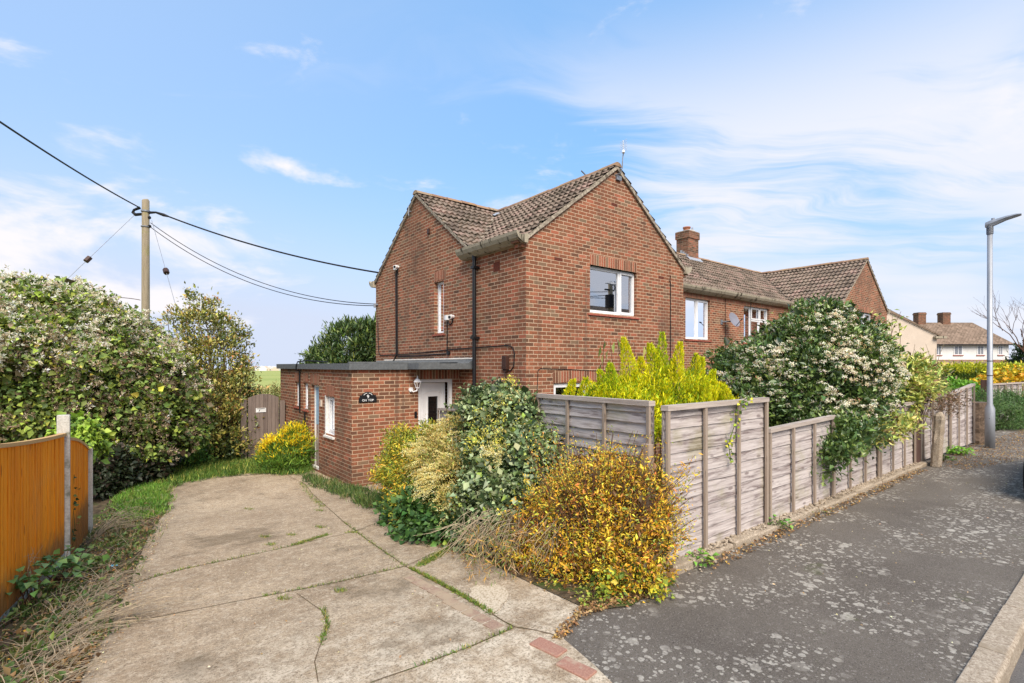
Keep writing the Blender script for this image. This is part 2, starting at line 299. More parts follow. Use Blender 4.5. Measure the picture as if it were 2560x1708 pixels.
# leaves read their own colour from the mesh
def leafmat(name, rough=.5, trans=.2, spec=.35):
    n = mat(name, rough, spec); a = n.nd.new('ShaderNodeAttribute'); a.attribute_name = 'Col'; n.col(a.outputs[0])
    tr = n.nd.new('ShaderNodeBsdfTranslucent'); n.lk.new(n.mix(1.0, a.outputs[0], (1.2, 1.15, .6), 'MULTIPLY'), tr.inputs[0])
    mx = n.nd.new('ShaderNodeMixShader'); mx.inputs[0].default_value = trans; out = [x for x in n.nd if x.type == 'OUTPUT_MATERIAL'][0]
    n.lk.new(n.b.outputs[0], mx.inputs[1]); n.lk.new(tr.outputs[0], mx.inputs[2]); n.lk.new(mx.outputs[0], out.inputs[0])
leafmat('leaf'); leafmat('leaf_gloss', .32, .18, .5); leafmat('petal', .8, .3, .1)


# ------------------------------------------------------------ object helpers
def tag(o, label=None, cat=None, group=None, kind=None):
    if label: o['label'] = label
    if cat: o['category'] = cat
    if group: o['group'] = group
    if kind: o['kind'] = kind
    return o
def thing(name, loc, label, cat, group=None):
    o = bpy.data.objects.new(name, None); C.objects.link(o); o.location = (loc[0], loc[1], loc[2] + CZ); o.empty_display_size = .2
    o['abs'] = [loc[0], loc[1], loc[2]]
    return tag(o, label, cat, group)
def base_of(p):
    while p is not None and p.parent is not None: p = p.parent
    return Vector(p['abs']) if p is not None and 'abs' in p else Vector((0, 0, -CZ))
class MB:
    def __init__(s): s.v = []; s.f = []; s.uvs = {}
    def face(s, pts, uv=None):
        i = len(s.v); s.v.extend([tuple(p) for p in pts]); s.f.append(tuple(range(i, i + len(pts))))
        if uv: s.uvs[len(s.f) - 1] = uv
    def grid(s, rows, uvrows=None, close=False):
        i0 = len(s.v); nr, nc = len(rows), len(rows[0])
        for r in rows: s.v.extend([tuple(p) for p in r])
        for a in range(nr - 1):
            for b in range(nc - (0 if close else 1)):
                b2 = (b + 1) % nc
                s.f.append((i0 + a * nc + b, i0 + a * nc + b2, i0 + (a + 1) * nc + b2, i0 + (a + 1) * nc + b))
                if uvrows: s.uvs[len(s.f) - 1] = [uvrows[a][b], uvrows[a][b2], uvrows[a + 1][b2], uvrows[a + 1][b]]
    def box(s, x0, x1, y0, y1, z0, z1, T=None):
        p = [(x, y, z) for z in (z0, z1) for y in (y0, y1) for x in (x0, x1)]
        if T: p = [T(*q) for q in p]
        i = len(s.v); s.v.extend([tuple(q) for q in p])
        for f in ((0, 2, 3, 1), (4, 5, 7, 6), (0, 1, 5, 4), (2, 6, 7, 3), (0, 4, 6, 2), (1, 3, 7, 5)): s.f.append(tuple(i + k for k in f))
    def prism(s, poly, axis, a, b):
        """poly: (p,q) pairs in the plane across axis"""
        def P(k, p, q): return {'x': (k, p, q), 'y': (p, k, q), 'z': (p, q, k)}[axis]
        n_ = len(poly); i = len(s.v)
        s.v.extend([P(a, *p) for p in poly] + [P(b, *p) for p in poly])
        for k in range(n_): s.f.append((i + k, i + (k + 1) % n_, i + n_ + (k + 1) % n_, i + n_ + k))
        s.f.append(tuple(i + k for k in range(n_))); s.f.append(tuple(i + n_ + n_ - 1 - k for k in range(n_)))
    def tube(s, pts, r, n=8, cap=True):
        pts = [Vector(p) for p in pts]; rs = r if hasattr(r, '__len__') else [r] * len(pts); i0 = len(s.v); pu = None
        for k, p in enumerate(pts):
            d = (pts[min(k + 1, len(pts) - 1)] - pts[max(k - 1, 0)]).normalized()
            if pu is None: pu = d.orthogonal().normalized()
            pu = (pu - d * pu.dot(d)).normalized(); q = d.cross(pu)
            for j in range(n):
                an = 2 * PI * j / n; s.v.append(tuple(p + (pu * math.cos(an) + q * math.sin(an)) * rs[k]))
        for k in range(len(pts) - 1):
            for j in range(n): s.f.append((i0 + k * n + j, i0 + k * n + (j + 1) % n, i0 + (k + 1) * n + (j + 1) % n, i0 + (k + 1) * n + j))
        if cap:
            s.f.append(tuple(i0 + j for j in range(n))[::-1]); e = i0 + (len(pts) - 1) * n; s.f.append(tuple(e + j for j in range(n)))
    def build(s, name, m, parent=None, smooth=False, origin=None, bevel=0.0, recalc=True):
        me = bpy.data.meshes.new(name); b = base_of(parent) if parent is not None else (Vector(origin) if origin is not None else Vector((0, 0, -CZ)))
        V = np.array(s.v, dtype=float); me.from_pydata([tuple(x) for x in (V - np.array(b))], [], s.f)
        uvl = me.uv_layers.new(name='UVMap'); uva = np.zeros(len(me.loops) * 2)
        for p in me.polygons:
            nn = p.normal; li = p.loop_start
            if p.index in s.uvs:
                for k, q in enumerate(s.uvs[p.index]): uva[2 * (li + k)] = q[0]; uva[2 * (li + k) + 1] = q[1]
            else:
                ax, ay, az = abs(nn.x), abs(nn.y), abs(nn.z)
                for k, vi in enumerate(p.vertices):
                    x, y, z = V[vi]
                    if az > ax and az > ay: q = (x, y)
                    elif ax > ay: q = (y + .11, z)
                    else: q = (x, z)
                    uva[2 * (li + k)] = q[0]; uva[2 * (li + k) + 1] = q[1]
        uvl.data.foreach_set('uv', uva)
        if recalc:
            bm = bmesh.new(); bm.from_mesh(me); bmesh.ops.recalc_face_normals(bm, faces=bm.faces); bm.to_mesh(me); bm.free()
        if smooth: me.polygons.foreach_set('use_smooth', [True] * len(me.polygons))
        me.materials.append(MATS[m]); o = bpy.data.objects.new(name, me); C.objects.link(o)
        if parent is not None: o.parent = parent
        else:
            o.location = (b[0], b[1], b[2] + CZ); o['abs'] = [b[0], b[1], b[2]]
        if bevel:
            bv = o.modifiers.new('bevel', 'BEVEL'); bv.width = bevel; bv.segments = 2; bv.limit_method = 'ANGLE'
        return o
def vn(x, y, z=0.0, s=1.0): return mnoise.noise(Vector((x * s, y * s, z * s)))

# ------------------------------------------------------------ ground, road, pavement, driveway
def ground():
    ys = [-1500, -300, -60, -20, -5, .555, .60, 1.5, 2.6, 5, 7.5, 9.7, 12, 15, 20, 30, 60, 150, 400, 900, 1500]
    zs = {-1500: -1.99, -300: -1.99, -60: -1.99, -20: -1.99, -5: -1.99, .555: -1.99, .60: -1.84}
    xs = [-1500, -400, -100, -30, -10, -4, 0, 4, 8, 16, 30, 60, 120, 400, 1500]
    mb = MB(); mb.grid([[(x, y, zs.get(y, G(y) - .03)) for x in xs] for y in ys]); tag(mb.build('ground', 'soil'), kind='structure')
ground()
def sheet(name, poly, m, dz=0.0, kind='structure', thick=None, jitter=0.0, flat=None):
    """flat polygon (world XY, metres) laid on the ground surface"""
    bm = bmesh.new(); vs = [bm.verts.new((p[0], p[1], 0)) for p in poly]; bm.faces.new(vs)
    for yb in (2.6, 9.7, 15.0):
        bmesh.ops.bisect_plane(bm, geom=list(bm.verts) + list(bm.edges) + list(bm.faces), plane_co=(0, yb, 0), plane_no=(0, 1, 0))
    bmesh.ops.triangulate(bm, faces=bm.faces)
    mb = MB(); mb.v = [(v.co.x, v.co.y, (flat if flat is not None else G(v.co.y)) + dz) for v in bm.verts]; bm.verts.index_update(); mb.f = [tuple(v.index for v in f.verts) for f in bm.faces]; bm.free()
    o = mb.build(name, m, recalc=False); me = o.data
    for p in me.polygons:
        if p.normal.z < 0: p.flip()
    return tag(o, kind=kind) if kind else o
drive_left = [(90, 1700), (150, 1620), (185, 1568), (215, 1500), (262, 1420), (300, 1335), (330, 1250), (350, 1210), (380, 1168), (386, 1128), (404, 1112), (430, 1102), (560, 1086), (640, 1082), (722, 1080)]
dl = [gp(*p) for p in drive_left]
tdb = [(3.80, 2.72), (3.2, 2.66), (2.76, 2.60), (2.55, 2.55), (2.35, 2.42), (2.29, 2.1), (2.24, 1.91), (2.20, 1.2), (2.18, .56)]
sheet('driveway', [(p.x, p.y) for p in dl] + [(3.70, 12.2), (3.70, 9.7), (6.2, 9.7), (6.2, 8.4), (4.7, 7.6), (4.2, 4.8)] + tdb + [(-1.9, .56)], 'concrete_drive')
sheet('pavement', [(2.18, .56)] + tdb[::-1][1:] + [(3.80, 2.76), (60, 2.76), (60, .70), (2.18, .70)][0:0] + [(3.9, 2.74), (60, 2.74), (60, .69), (6.0, .69), (2.6, .69)], 'tarmac', -.006)
sheet('road', [(-60, .56), (-60, -5.5), (120, -5.5), (120, .56)], 'road_tarmac', -.13, flat=-1.8)
mb = MB(); x = 2.55
while x < 60:
    L = .91; j = random.uniform(-.004, .004)
    mb.prism([(.555 + j, -1.99), (.555 + j, -1.815), (.572 + j, -1.792), (.705 + j, -1.790), (.705 + j, -1.99)], 'x', x, x + L - .012); x += L
tag(mb.build('kerb', 'kerb_stone', bevel=.006), kind='structure')
mb = MB(); x = -6
while x < 2.5: mb.box(x, x + .9, .56, .70, -1.99, -1.806); x += .91
tag(mb.build('dropped_kerb', 'kerb_stone', bevel=.005), kind='structure')
# far pavement across the road
tag(sheet('far_pavement', [(-60, -5.5), (-60, -8), (120, -8), (120, -5.5)], 'tarmac', 0.012, flat=-1.8), kind='structure')

def strip(mb, pts, wd, dz, wob=.35):
    pts = [Vector(p) for p in pts]; fine = []
    for a, b in zip(pts[:-1], pts[1:]):
        k = max(2, int((b - a).length / .06)); fine += [a.lerp(b, i / k) for i in range(k)]
    fine.append(pts[-1]); L, R = [], []
    for i, p in enumerate(fine):
        d = (fine[min(i + 1, len(fine) - 1)] - fine[max(i - 1, 0)]); d.z = 0; d.normalize(); nn = Vector((-d.y, d.x, 0))
        p = p + nn * vn(p.x, p.y, 3, 5) * wd * wob * 2; ww = wd * (.55 + .9 * abs(vn(p.x, p.y, 1, 9)) + .2)
        q, r = p + nn * ww / 2, p - nn * ww / 2; L.append((q.x, q.y, G(q.y) + dz)); R.append((r.x, r.y, G(r.y) + dz))
    mb.grid([L, R])
joints = [[(285, 1345), (420, 1307), (560, 1278), (700, 1247), (808, 1222), (840, 1213)],
          [(250, 1440), (420, 1405), (600, 1370), (760, 1340), (928, 1301)],
          [(850, 1568), (960, 1530), (1080, 1485), (1180, 1442)],
          [(700, 1112), (790, 1200), (850, 1245), (930, 1300), (1060, 1370), (1180, 1440)], [(640, 1082), (700, 1112), (760, 1106)],
          [(808, 1222), (880, 1195), (930, 1170)], [(928, 1301), (985, 1275), (1040, 1255)], [(1180, 1440), (1230, 1448), (1290, 1462)],
          [(735, 1400), (752, 1430), (735, 1480), (722, 1520), (730, 1568)], [(680, 1362), (735, 1400)]]
mb = MB()
for j, jl in enumerate(joints): strip(mb, [gp(*p) for p in jl], .009 if j < 8 else .005, .004)
jt = mb.build('slab_joint', 'crack_dirt', recalc=False); tag(jt, kind='structure')
for p in jt.data.polygons:
    if p.normal.z < 0: p.flip()
pp = [gp(*p) for p in [(1078, 1352), (1098, 1343), (1120, 1347), (1138, 1341), (1158, 1350), (1168, 1364), (1163, 1379), (1150, 1390), (1147, 1400), (1126, 1412), (1112, 1404), (1096, 1390), (1092, 1378), (1074, 1368), (1082, 1360)]]
sheet('concrete_patch', [(p.x, p.y) for p in pp], 'concrete_patch', .006)
bush_soil_p = [gp(*p) for p in [(870, 1175), (905, 1200), (960, 1222), (1035, 1265), (1090, 1280), (1160, 1312), (1240, 1350), (1330, 1392), (1385, 1400), (1450, 1392), (1510, 1350), (1552, 1318)]]
sheet('bush_shade_soil', [(p.x, p.y) for p in bush_soil_p] + [(3.80, 2.74), (4.2, 4.8), (4.8, 8.2)], 'soil', .008)  # dark soil sheet added under the bushes to deepen their contact shade
# loose and inset red pavers
def paver(c, ang, L=.20, Wd=.10, h=.02):
    ca, sa = math.cos(ang), math.sin(ang); mb = MB()
    mb.box(-L / 2, L / 2, -Wd / 2, Wd / 2, -.03, h, T=lambda x, y, z: (c.x + ca * x - sa * y, c.y + sa * x + ca * y, G(c.y) + z)); return mb
lab = ['red paving brick sunk in the concrete nearer the orange bush', 'red paving brick sunk in the concrete at the bottom edge of the photo']
for k, (px, py) in enumerate([(1258, 1487), (1322, 1535)]):
    c = gp(px, py); tag(paver(c, PI / 2 + .16, .225, .112, .012).build('paving_brick', 'paver_red', bevel=.006, origin=(c.x, c.y, G(c.y))), lab[k], 'paving brick', 'red pavers sunk along the drive edge')
a, b = gp(950, 1322), gp(1168, 1436); nb = 10
for k in range(nb):
    c = a.lerp(b, (k + .5) / nb); c.x -= .075 if k > 4 else .05
    tag(paver(c, PI / 2 + .06 + random.uniform(-.03, .03), (b - a).length / nb - .012, .10, .004).build('edging_brick', 'paver_worn', origin=(c.x, c.y, G(c.y))), 'red edging brick set flush in the row beside the weedy joint', 'paving brick', 'edging bricks along the driveway joint')

# ------------------------------------------------------------ the pair of brick houses
k_ = .75; RZ = 4.42; EV = RZ - k_ * 2.6
def PY(pos):    # wall facing -Y: u = x, d inward = +y
    return lambda u, d, z: (u, pos + d, z)
def PX(pos):    # wall facing -X
    return lambda u, d, z: (pos + d, u, z)
def wall(mb, P, u0, u1, z0, z1, holes=(), depth=.11):
    us = sorted({u0, u1, *[h[i] for h in holes for i in (0, 1)]}); zs = sorted({z0, z1, *[h[i] for h in holes for i in (2, 3)]})
    for a, b in zip(us[:-1], us[1:]):
        for c, d in zip(zs[:-1], zs[1:]):
            um, zm = (a + b) / 2, (c + d) / 2
            if any(h[0] < um < h[1] and h[2] < zm < h[3] for h in holes): continue
            mb.face([P(a, 0, c), P(b, 0, c), P(b, 0, d), P(a, 0, d)])
    for h in holes:
        a, b, c, d = h[:4]
        for q in ([(a, c), (a, d)], [(b, c), (b, d)], [(a, d), (b, d)], [(a, c), (b, c)]):
            mb.face([P(q[0][0], 0, q[0][1]), P(q[1][0], 0, q[1][1]), P(q[1][0], depth, q[1][1]), P(q[0][0], depth, q[0][1])])
def bbox(mb, P, u0, u1, d0, d1, z0, z1): mb.box(u0, u1, d0, d1, z0, z1, T=P)
def window(parent, P, u0, u1, z0, z1, mull=(), casements=(), transom=None, depth=.09, curtain=None, sill='clay', fw=.068, label=None, blind=False):
    """white frame set back in its opening; casements = list of (ua, ub, za, zb) with a raised sash"""
    m = MB(); d0, d1 = depth, depth + .06
    bbox(m, P, u0, u1, d0, d1, z1 - fw, z1); bbox(m, P, u0, u1, d0, d1, z0, z0 + fw); bbox(m, P, u0, u0 + fw, d0, d1, z0 + fw, z1 - fw); bbox(m, P, u1 - fw, u1, d0, d1, z0 + fw, z1 - fw)
    for q in mull: bbox(m, P, q - fw / 2, q + fw / 2, d0, d1, z0 + fw, z1 - fw)
    if transom: bbox(m, P, transom[0], transom[1], d0 + .001, d1, transom[2] - fw / 2, transom[2] + fw / 2)
    bbox(m, P, u0 - .015, u1 + .015, .03, d0 - .001, z0 - .03, z0 + .004)
    for (a, b, c, d) in casements:
        s = .05; e = d0 - .016
        bbox(m, P, a, b, e, d0 - .001, d - s, d); bbox(m, P, a, b, e, d0 - .001, c, c + s); bbox(m, P, a, a + s, e, d0 - .001, c + s, d - s); bbox(m, P, b - s, b, e, d0 - .001, c + s, d - s)
    o = m.build('window', 'upvc', parent)
    if label: o['label'] = label
    m = MB(); m.face([P(u0 + .02, d0 + .03, z0 + .02), P(u1 - .02, d0 + .03, z0 + .02), P(u1 - .02, d0 + .03, z1 - .02), P(u0 + .02, d0 + .03, z1 - .02)]); m.build('pane', 'glass', o)
    if sill:
        m = MB(); bbox(m, P, u0 - .06, u1 + .06, -.035, .035, z0 - .062, z0 - .032) if sill == 'clay' else bbox(m, P, u0 - .02, u1 + .02, -.05, .035, z0 - .07, z0 - .03)
        m.build('sill', 'clay_sill' if sill == 'clay' else 'white_paint', o)
    if curtain:
        m = MB(); r = []
        for zz_ in (z0 + .02, z1 - .04): r.append([P(u0 + .03 + (u1 - u0 - .06) * i / 90, d1 + .07 + .02 * math.sin(i * .9) + .008 * math.sin(i * 2.3), zz_) for i in range(91)])
        m.grid(r); m.build('curtain', curtain, o)
    return o
def soldier(parent, P, u0, u1, z, h=.225, rise=0.0):
    m = MB(); n_ = 14; top, bot = [], []; tf, bf = [], []
    for i in range(n_ + 1):
        u = u0 + (u1 - u0) * i / n_; q = rise * (1 - (2 * i / n_ - 1) ** 2)
        top.append(P(u, -.004, z + q + h)); bot.append(P(u, -.004, z + q)); bf.append(P(u, .09, z + q)); tf.append(P(u, .0, z + q + h))
    uv = lambda zz: [(u0 + (u1 - u0) * i / n_, zz) for i in range(n_ + 1)]
    m.grid([bot, top], [uv(0.004), uv(.221)]); m.grid([bf, bot], [uv(0.1), uv(.19)]); m.grid([top, tf]); return m.build('brick_arch', 'brick_soldier', parent)

def tiles(mb, O, U, Vd, nu, nv, L, H, keep=None):
    """profiled interlocking tiles: O eave corner, U along the eave, Vd up the slope, N the normal"""
    U = Vector(U); Vd = Vector(Vd); N = U.cross(Vd).normalized(); N = N if N.z > 0 else -N
    per = .165; rows = max(1, round(H / .275)); gh = H / rows; ku = max(2, int(L / per * 6)); rws, uvr = [], []
    for r in range(rows):
        for (vv, lift) in ((0.0, .050), (0.02, .054), (1.0, .006)):
            line, ul = [], []
            for i in range(ku + 1):
                u = L * i / ku; ph = (u / per) % 1.0; prof = .017 * (math.sin(2 * PI * ph) ** 3 * .5 + math.sin(2 * PI * ph))
                t = int(u / .33 + (r % 2) * .5); jit = .006 * vn(t * 3.1, r * 5.7, 2.0, 1.37)
                sag = .018 * vn(u, r * gh, 0, .5)
                line.append(O + U * u + Vd * (gh * (r + vv) + .012 * vn(t * 1.7, r * 2.3, 9.0, 1.1)) + N * (prof + lift + jit + sag)); ul.append((u / .33, r + vv * .999 + .0005))
            rws.append(line); uvr.append(ul)
    if keep is None: mb.grid(rws, uvr); return
    i0 = len(mb.v); nc = ku + 1
    for q in rws: mb.v.extend([tuple(p) for p in q])
    for a in range(len(rws) - 1):
        for b in range(ku):
            c = (Vector(rws[a][b]) + Vector(rws[a + 1][b + 1])) / 2
            if keep(c.x, c.y):
                mb.f.append((i0 + a * nc + b, i0 + a * nc + b + 1, i0 + (a + 1) * nc + b + 1, i0 + (a + 1) * nc + b)); mb.uvs[len(mb.f) - 1] = [uvr[a][b], uvr[a][b + 1], uvr[a + 1][b + 1], uvr[a + 1][b]]
def ridge(mb, A, B, r=.12):
    A, B = Vector(A), Vector(B); n_ = max(1, round((B - A).length / .45)); d = (B - A).normalized(); s = Vector((0, 0, 1)).cross(d).normalized()
    for k in range(n_):
        a, b = A.lerp(B, k / n_), A.lerp(B, (k + 1) / n_ - .015 / n_); dz = random.uniform(-.008, .012); rows = []
        for q, rr in ((a, r * 1.04), (b, r)):
            rows.append([q + s * rr * math.cos(PI * j / 8) + Vector((0, 0, rr * .75 * math.sin(PI * j / 8) + dz - .05)) for j in range(9)])
        mb.grid(rows); mb.face(rows[0]); mb.face(rows[1])
cs, sn = 1 / math.hypot(1, k_), k_ / math.hypot(1, k_)
def verge(mb, A, B, out, th=.07, wd=.075):
    """cement bedding strip under the tiles from eave A to apex B, standing 'out' off the wall"""
    A, B, out = Vector(A), Vector(B), Vector(out); n_ = 16
    for k in range(n_):
        a, b = A.lerp(B, k / n_), A.lerp(B, (k + 1) / n_); h0 = vn(a.x + a.y, a.z, 0, 4) * .012; h1 = vn(b.x + b.y, b.z, 0, 4) * .012
        p = [a + Vector((0, 0, -th + h0)), b + Vector((0, 0, -th + h1)), b + Vector((0, 0, .02)), a + Vector((0, 0, .02))]
        mb.face([q + out * (1 + h0 * 4) for q in p]); mb.face([p[0] + out * (1 + h0 * 4), p[1] + out * (1 + h0 * 4), p[1], p[0]])
def gutter(mb, axis, pos, sgn, a, b, top=2.53):
    """precast concrete trough gutter; pos = wall face, sgn = outward sign"""
    prof = [(0, top - .20), (.12, top - .20), (.235, top - .125), (.275, top - .055), (.285, top), (.255, top + .004), (.235, top - .04), (.15, top - .07), (.02, top - .02), (0, top - .02)]
    L = b - a; n_ = max(1, round(L / .9))
    for k in range(n_):
        s0, s1 = a + L * k / n_, a + L * (k + 1) / n_ - (.012 if k < n_ - 1 else 0)
        mb.prism([(pos + sgn * q, z) for q, z in prof], axis, s0, s1)

X0, X1, XM = 6.21, 11.41, 16.7
def mirror(x): return 2 * XM - x
YF, YR, YB = 7.42, 9.2, 14.36; YRG = (YR + YB) / 2
def half_house(right, name, label):
    """one semi-detached half; right=True mirrors it about the party wall"""
    mx = (lambda x: mirror(x)) if right else (lambda x: x)
    R = thing(name, (mx((X0 + XM) / 2), (YF + YB) / 2, -2.5), label, 'house')
    def MP(Pf):  # mirrored placement for boxes on the front walls
        return (lambda u, d, z: (mx(u), *Pf(u, d, z)[1:])) if right else Pf
    Zb = -2.7; w_ = MB()
    fr = MP(PY(YF)); rc = MP(PY(YR)); sd = (lambda u, d, z: (mx(X0 + d), u, z)) if right else PX(X0)
    if not right: h1 = (7.98, 9.55, 1.136, 2.147)
    else: h1 = (mirror(25.35), mirror(23.75), 1.15, 2.20)
    h2 = (6.93, 9.55, -1.5, -.35)
    hr = [(14.27, 15.70, .86, 2.18)] if not right else [(mirror(19.9), mirror(17.95), .86, 2.19)]
    hg = [(13.6, 15.6, -1.5, -.35)]
    sidewin = [] if right else [(10.45, 10.90, .787, 2.03)]
    wall(w_, fr, X0, X1, Zb, EV - .12, [h1, h2])
    g0 = EV - .12
    ztop = lambda x: RZ - k_ * abs(x - 8.81) - .03
    w_.face([fr(X0, 0, g0), fr(X1, 0, g0), fr(X1, 0, ztop(X1)), fr(8.81, 0, RZ - .03), fr(X0, 0, ztop(X0))])
    wall(w_, rc, X1, XM, Zb, EV - .02, hr + hg)
    wall(w_, sd, YF, YB, Zb, EV - .12, sidewin)
    w_.face([sd(YR, 0, g0), sd(YB, 0, g0), sd(YB, 0, EV - .03), sd(YRG, 0, RZ - .06), sd(YR, 0, EV - .03)]); w_.face([sd(YF, 0, g0), sd(YR, 0, g0), sd(YR, 0, EV - .06), sd(YF, 0, EV - .06)])
    inn = (lambda u, d, z: (mx(X1 - d), u, z)); wall(w_, inn, YF, YR, Zb, EV - .06)
    w_.face([(mx(X0), YB, Zb), (mx(XM), YB, Zb), (mx(XM), YB, EV), (mx(X0), YB, EV)])
    # corbelled brick kneelers under the gutter ends
    for q in (0, 1):
        sx = -1 if q == 0 else 1; xe = X0 if q == 0 else X1
        for (p0, p1, z0, z1) in ((0, .19, EV - .14, EV - .065), (0, .105, EV - .215, EV - .14)):
            a, b = sorted((mx(xe + sx * .001), mx(xe + sx * p1))); w_.box(a, b, YF + .003 * (1 + (z0 > EV - .2)), YF + .215, z0, z1)
    W_ = w_.build('wall', 'brick', R, recalc=False)
    # openings
    soldier(R, fr, h1[0], h1[1] + .0, h1[3]); 
    if not right: window(R, fr, *h1[:4], mull=(9.02,), casements=[(9.035, 9.535, h1[2] + .03, h1[3] - .03)])
    else: window(R, fr, *h1[:4], mull=((h1[0] + h1[1]) / 2,), casements=[((h1[0] + .03), (h1[0] + h1[1]) / 2 - .02, h1[2] + .03, h1[3] - .03)])
    soldier(R, fr, h2[0] - .03, h2[1] + .03, h2[3], .225, .045); window(R, fr, *h2[:4], depth=.035, fw=.085, mull=(7.9, 8.7), transom=(h2[0] + .05, 7.9, h2[3] - .32))
    for h in hr:
        if not right: window(R, rc, *h, mull=(15.02,), casements=[(15.04, 15.68, h[2] + .03, h[3] - .03)], curtain='curtain')
        else:
            window(R, rc, *h, mull=(h[0] + .62, h[0] + 1.28), transom=(h[0], h[0] + 1.27, 1.69), curtain='curtain_blue', casements=[(h[0] + .03, h[0] + .60, 1.72, h[3] - .03), (h[0] + .65, h[0] + 1.26, 1.72, h[3] - .03)])
    m = MB(); m.face([rc(X1, -.004, 2.18), rc(XM, -.004, 2.18), rc(XM, -.004, 2.40), rc(X1, -.004, 2.40)], [(X1, .004), (XM, .004), (XM, .221), (X1, .221)]); m.build('brick_arch', 'brick_soldier', R)
    soldier(R, rc, hg[0][0] - .03, hg[0][1] + .03, hg[0][3]); window(R, rc, *hg[0], mull=(14.3, 14.95))
    if not right:
        h = sidewin[0]; soldier(R, sd, h[0] - .11, h[1] + .0, h[3] + .0, .225, .03); window(R, sd, *h, depth=.10, fw=.05, curtain='curtain_blue')
    # roofs
    OV = .055; r_ = MB(); so_ = MB()
    E = 2.66; H = E / cs
    s1 = -1 if not right else 1
    xr = mx(8.81)
    def slope(O, U, Vd, L, HH, keep=None): tiles(r_, Vector(O), Vector(U), Vector(Vd), 0, 0, L, HH, keep)
    for sx in (-1, 1):   # wing slopes
        xe = 8.81 + sx * E
        slope((mx(xe), YF - OV, RZ - k_ * E), (0, 1, 0), ((mx(8.81) - mx(xe)) / abs(E) * cs, 0, sn), YRG - YF + OV - .02, H, lambda x, y: abs(x - xr) <= abs(y - YRG) + .05)
        so_.face([(mx(xe), YF - .05, RZ - k_ * E - .02), (mx(xe), YR - .08, RZ - k_ * E - .02), (mx(8.81), YRG, RZ - .02), (mx(8.81), YF - .05, RZ - .02)])
    xa, xb = (X0 - OV, XM) if not right else (XM, mirror(X0) + OV)
    for sy in (-1, 1):
        slope((xa, YRG + sy * E, RZ - k_ * E), (1, 0, 0), (0, -sy * cs, sn), xb - xa, H, (lambda x, y: abs(y - YRG) <= abs(x - xr) + .05 and not (y < YR - .0 and abs(x - xr) < 2.75)) if sy < 0 else None)
        so_.face([(xa, YRG + sy * E, RZ - k_ * E - .02), (xb, YRG + sy * E, RZ - k_ * E - .02), (xb, YRG, RZ - .02), (xa, YRG, RZ - .02)])
    RO = r_.build('roof', 'roof_tile', R, recalc=False); so_.build('underlay', 'verge_cement', RO, recalc=False)
    m = MB(); ridge(m, (mx(8.81), YF - OV - .01, RZ + .03), (mx(8.81), YRG, RZ + .03)); ridge(m, (mx(X0 - OV - .01), YRG, RZ + .05), (XM, YRG, RZ + .05)); m.build('ridge', 'ridge_tile', RO, smooth=True)
    for sx in (-1, 1):
        m = MB(); verge(m, (mx(8.81 + sx * 2.64), YF, RZ - k_ * 2.64), (mx(8.81), YF, RZ), (0, -.05, 0)); m.build('verge', 'verge_cement', RO)
    for sy in (-1, 1):
        m = MB(); verge(m, (mx(X0), YRG + sy * 2.64, RZ - k_ * 2.64), (mx(X0), YRG, RZ), (-.05 if not right else .05, 0, 0)); m.build('verge', 'verge_cement', RO)
    m = MB()   # lead valley and saddle
    for sx in ((-1, 1)):
        a = Vector((mx(8.81 + sx * 2.6), YR, EV)); b = Vector((mx(8.81), YRG, RZ))
        if sx == (-1 if not right else -1) and False: continue
        rows = []
        for i in range(13):
            p = a.lerp(b, i / 12); o_ = .045 * abs(vn(i * 1.3, 2)); rows.append([p + Vector((mx(1) - mx(0), -1, 0)) * -sx * .05 + Vector((0, 0, .055 + o_)), p + Vector((0, 0, .05)), p + Vector((-(mx(1) - mx(0)), 1, 0)) * -sx * .05 + Vector((0, 0, .055 + o_))])
        m.grid(rows)
    m.build('valley', 'verge_cement', RO)
    # gutters
    L_ = [('y', X0, -1, YF - .07, 9.50), ('y', X1, 1, YF - .07, YR - .28), ('x', YR, -1, X1 + .28, XM), ('x', YB, 1, X0 - .1, XM)]
    if right: L_ = [('y', mirror(X0), 1, YF - .07, 9.50), ('y', mirror(X1), -1, YF - .07, YR - .28), ('x', YR, -1, XM, mirror(X1) - .28), ('x', YB, 1, XM, mirror(X0) + .1)]
    for g_ in L_: m = MB(); gutter(m, *g_); m.build('gutter', 'gutter_concrete', R)
    return R
H9 = half_house(False, 'brick_house', 'nearest red brick house with front gable, side extension and white front door')
H7 = half_house(True, 'brick_house', 'farther red brick house with a chimney, gable rising behind the flowered shrub')

# chimney on the farther half
m = MB(); cx0, cx1, cy0, cy1 = 18.12, 18.84, 11.55, 12.1
m.box(cx0, cx1, cy0, cy1, 3.9, 5.13)
m.box(cx0 - .035, cx1 + .035, cy0 - .035, cy1 + .035, 5.13, 5.42)
ch = m.build('chimney', 'brick_dark', H7)
m = MB(); m.box(cx0 - .0, cx1 + .0, cy0 - .0, cy1 + .0, 5.42, 5.45); m.prism([(cx0 + .05, 5.45), (cx1 - .05, 5.45), (cx1 - .2, 5.50), (cx0 + .2, 5.50)], 'y', cy0 + .05, cy1 - .05); m.build('flaunching', 'felt_mortar', ch)
m = MB(); c_ = (cx0 + .30, cy0 + .27); rr = [(.15, 5.46), (.135, 5.50), (.13, 5.58), (.155, 5.59), (.155, 5.64), (.12, 5.64), (.11, 5.5)]
m.grid([[(c_[0] + r * math.cos(2 * PI * j / 16), c_[1] + r * math.sin(2 * PI * j / 16), z) for j in range(16)] for r, z in rr], close=True); m.build('chimney_pot', 'glazed_pot', ch, smooth=True)
m = MB(); m.tube([(cx1 - .12, cy0 + .2, 5.45), (cx1 - .12, cy0 + .2, 5.66)], .035, 10); m.build('vent_pipe', 'steel', ch)
m = MB()
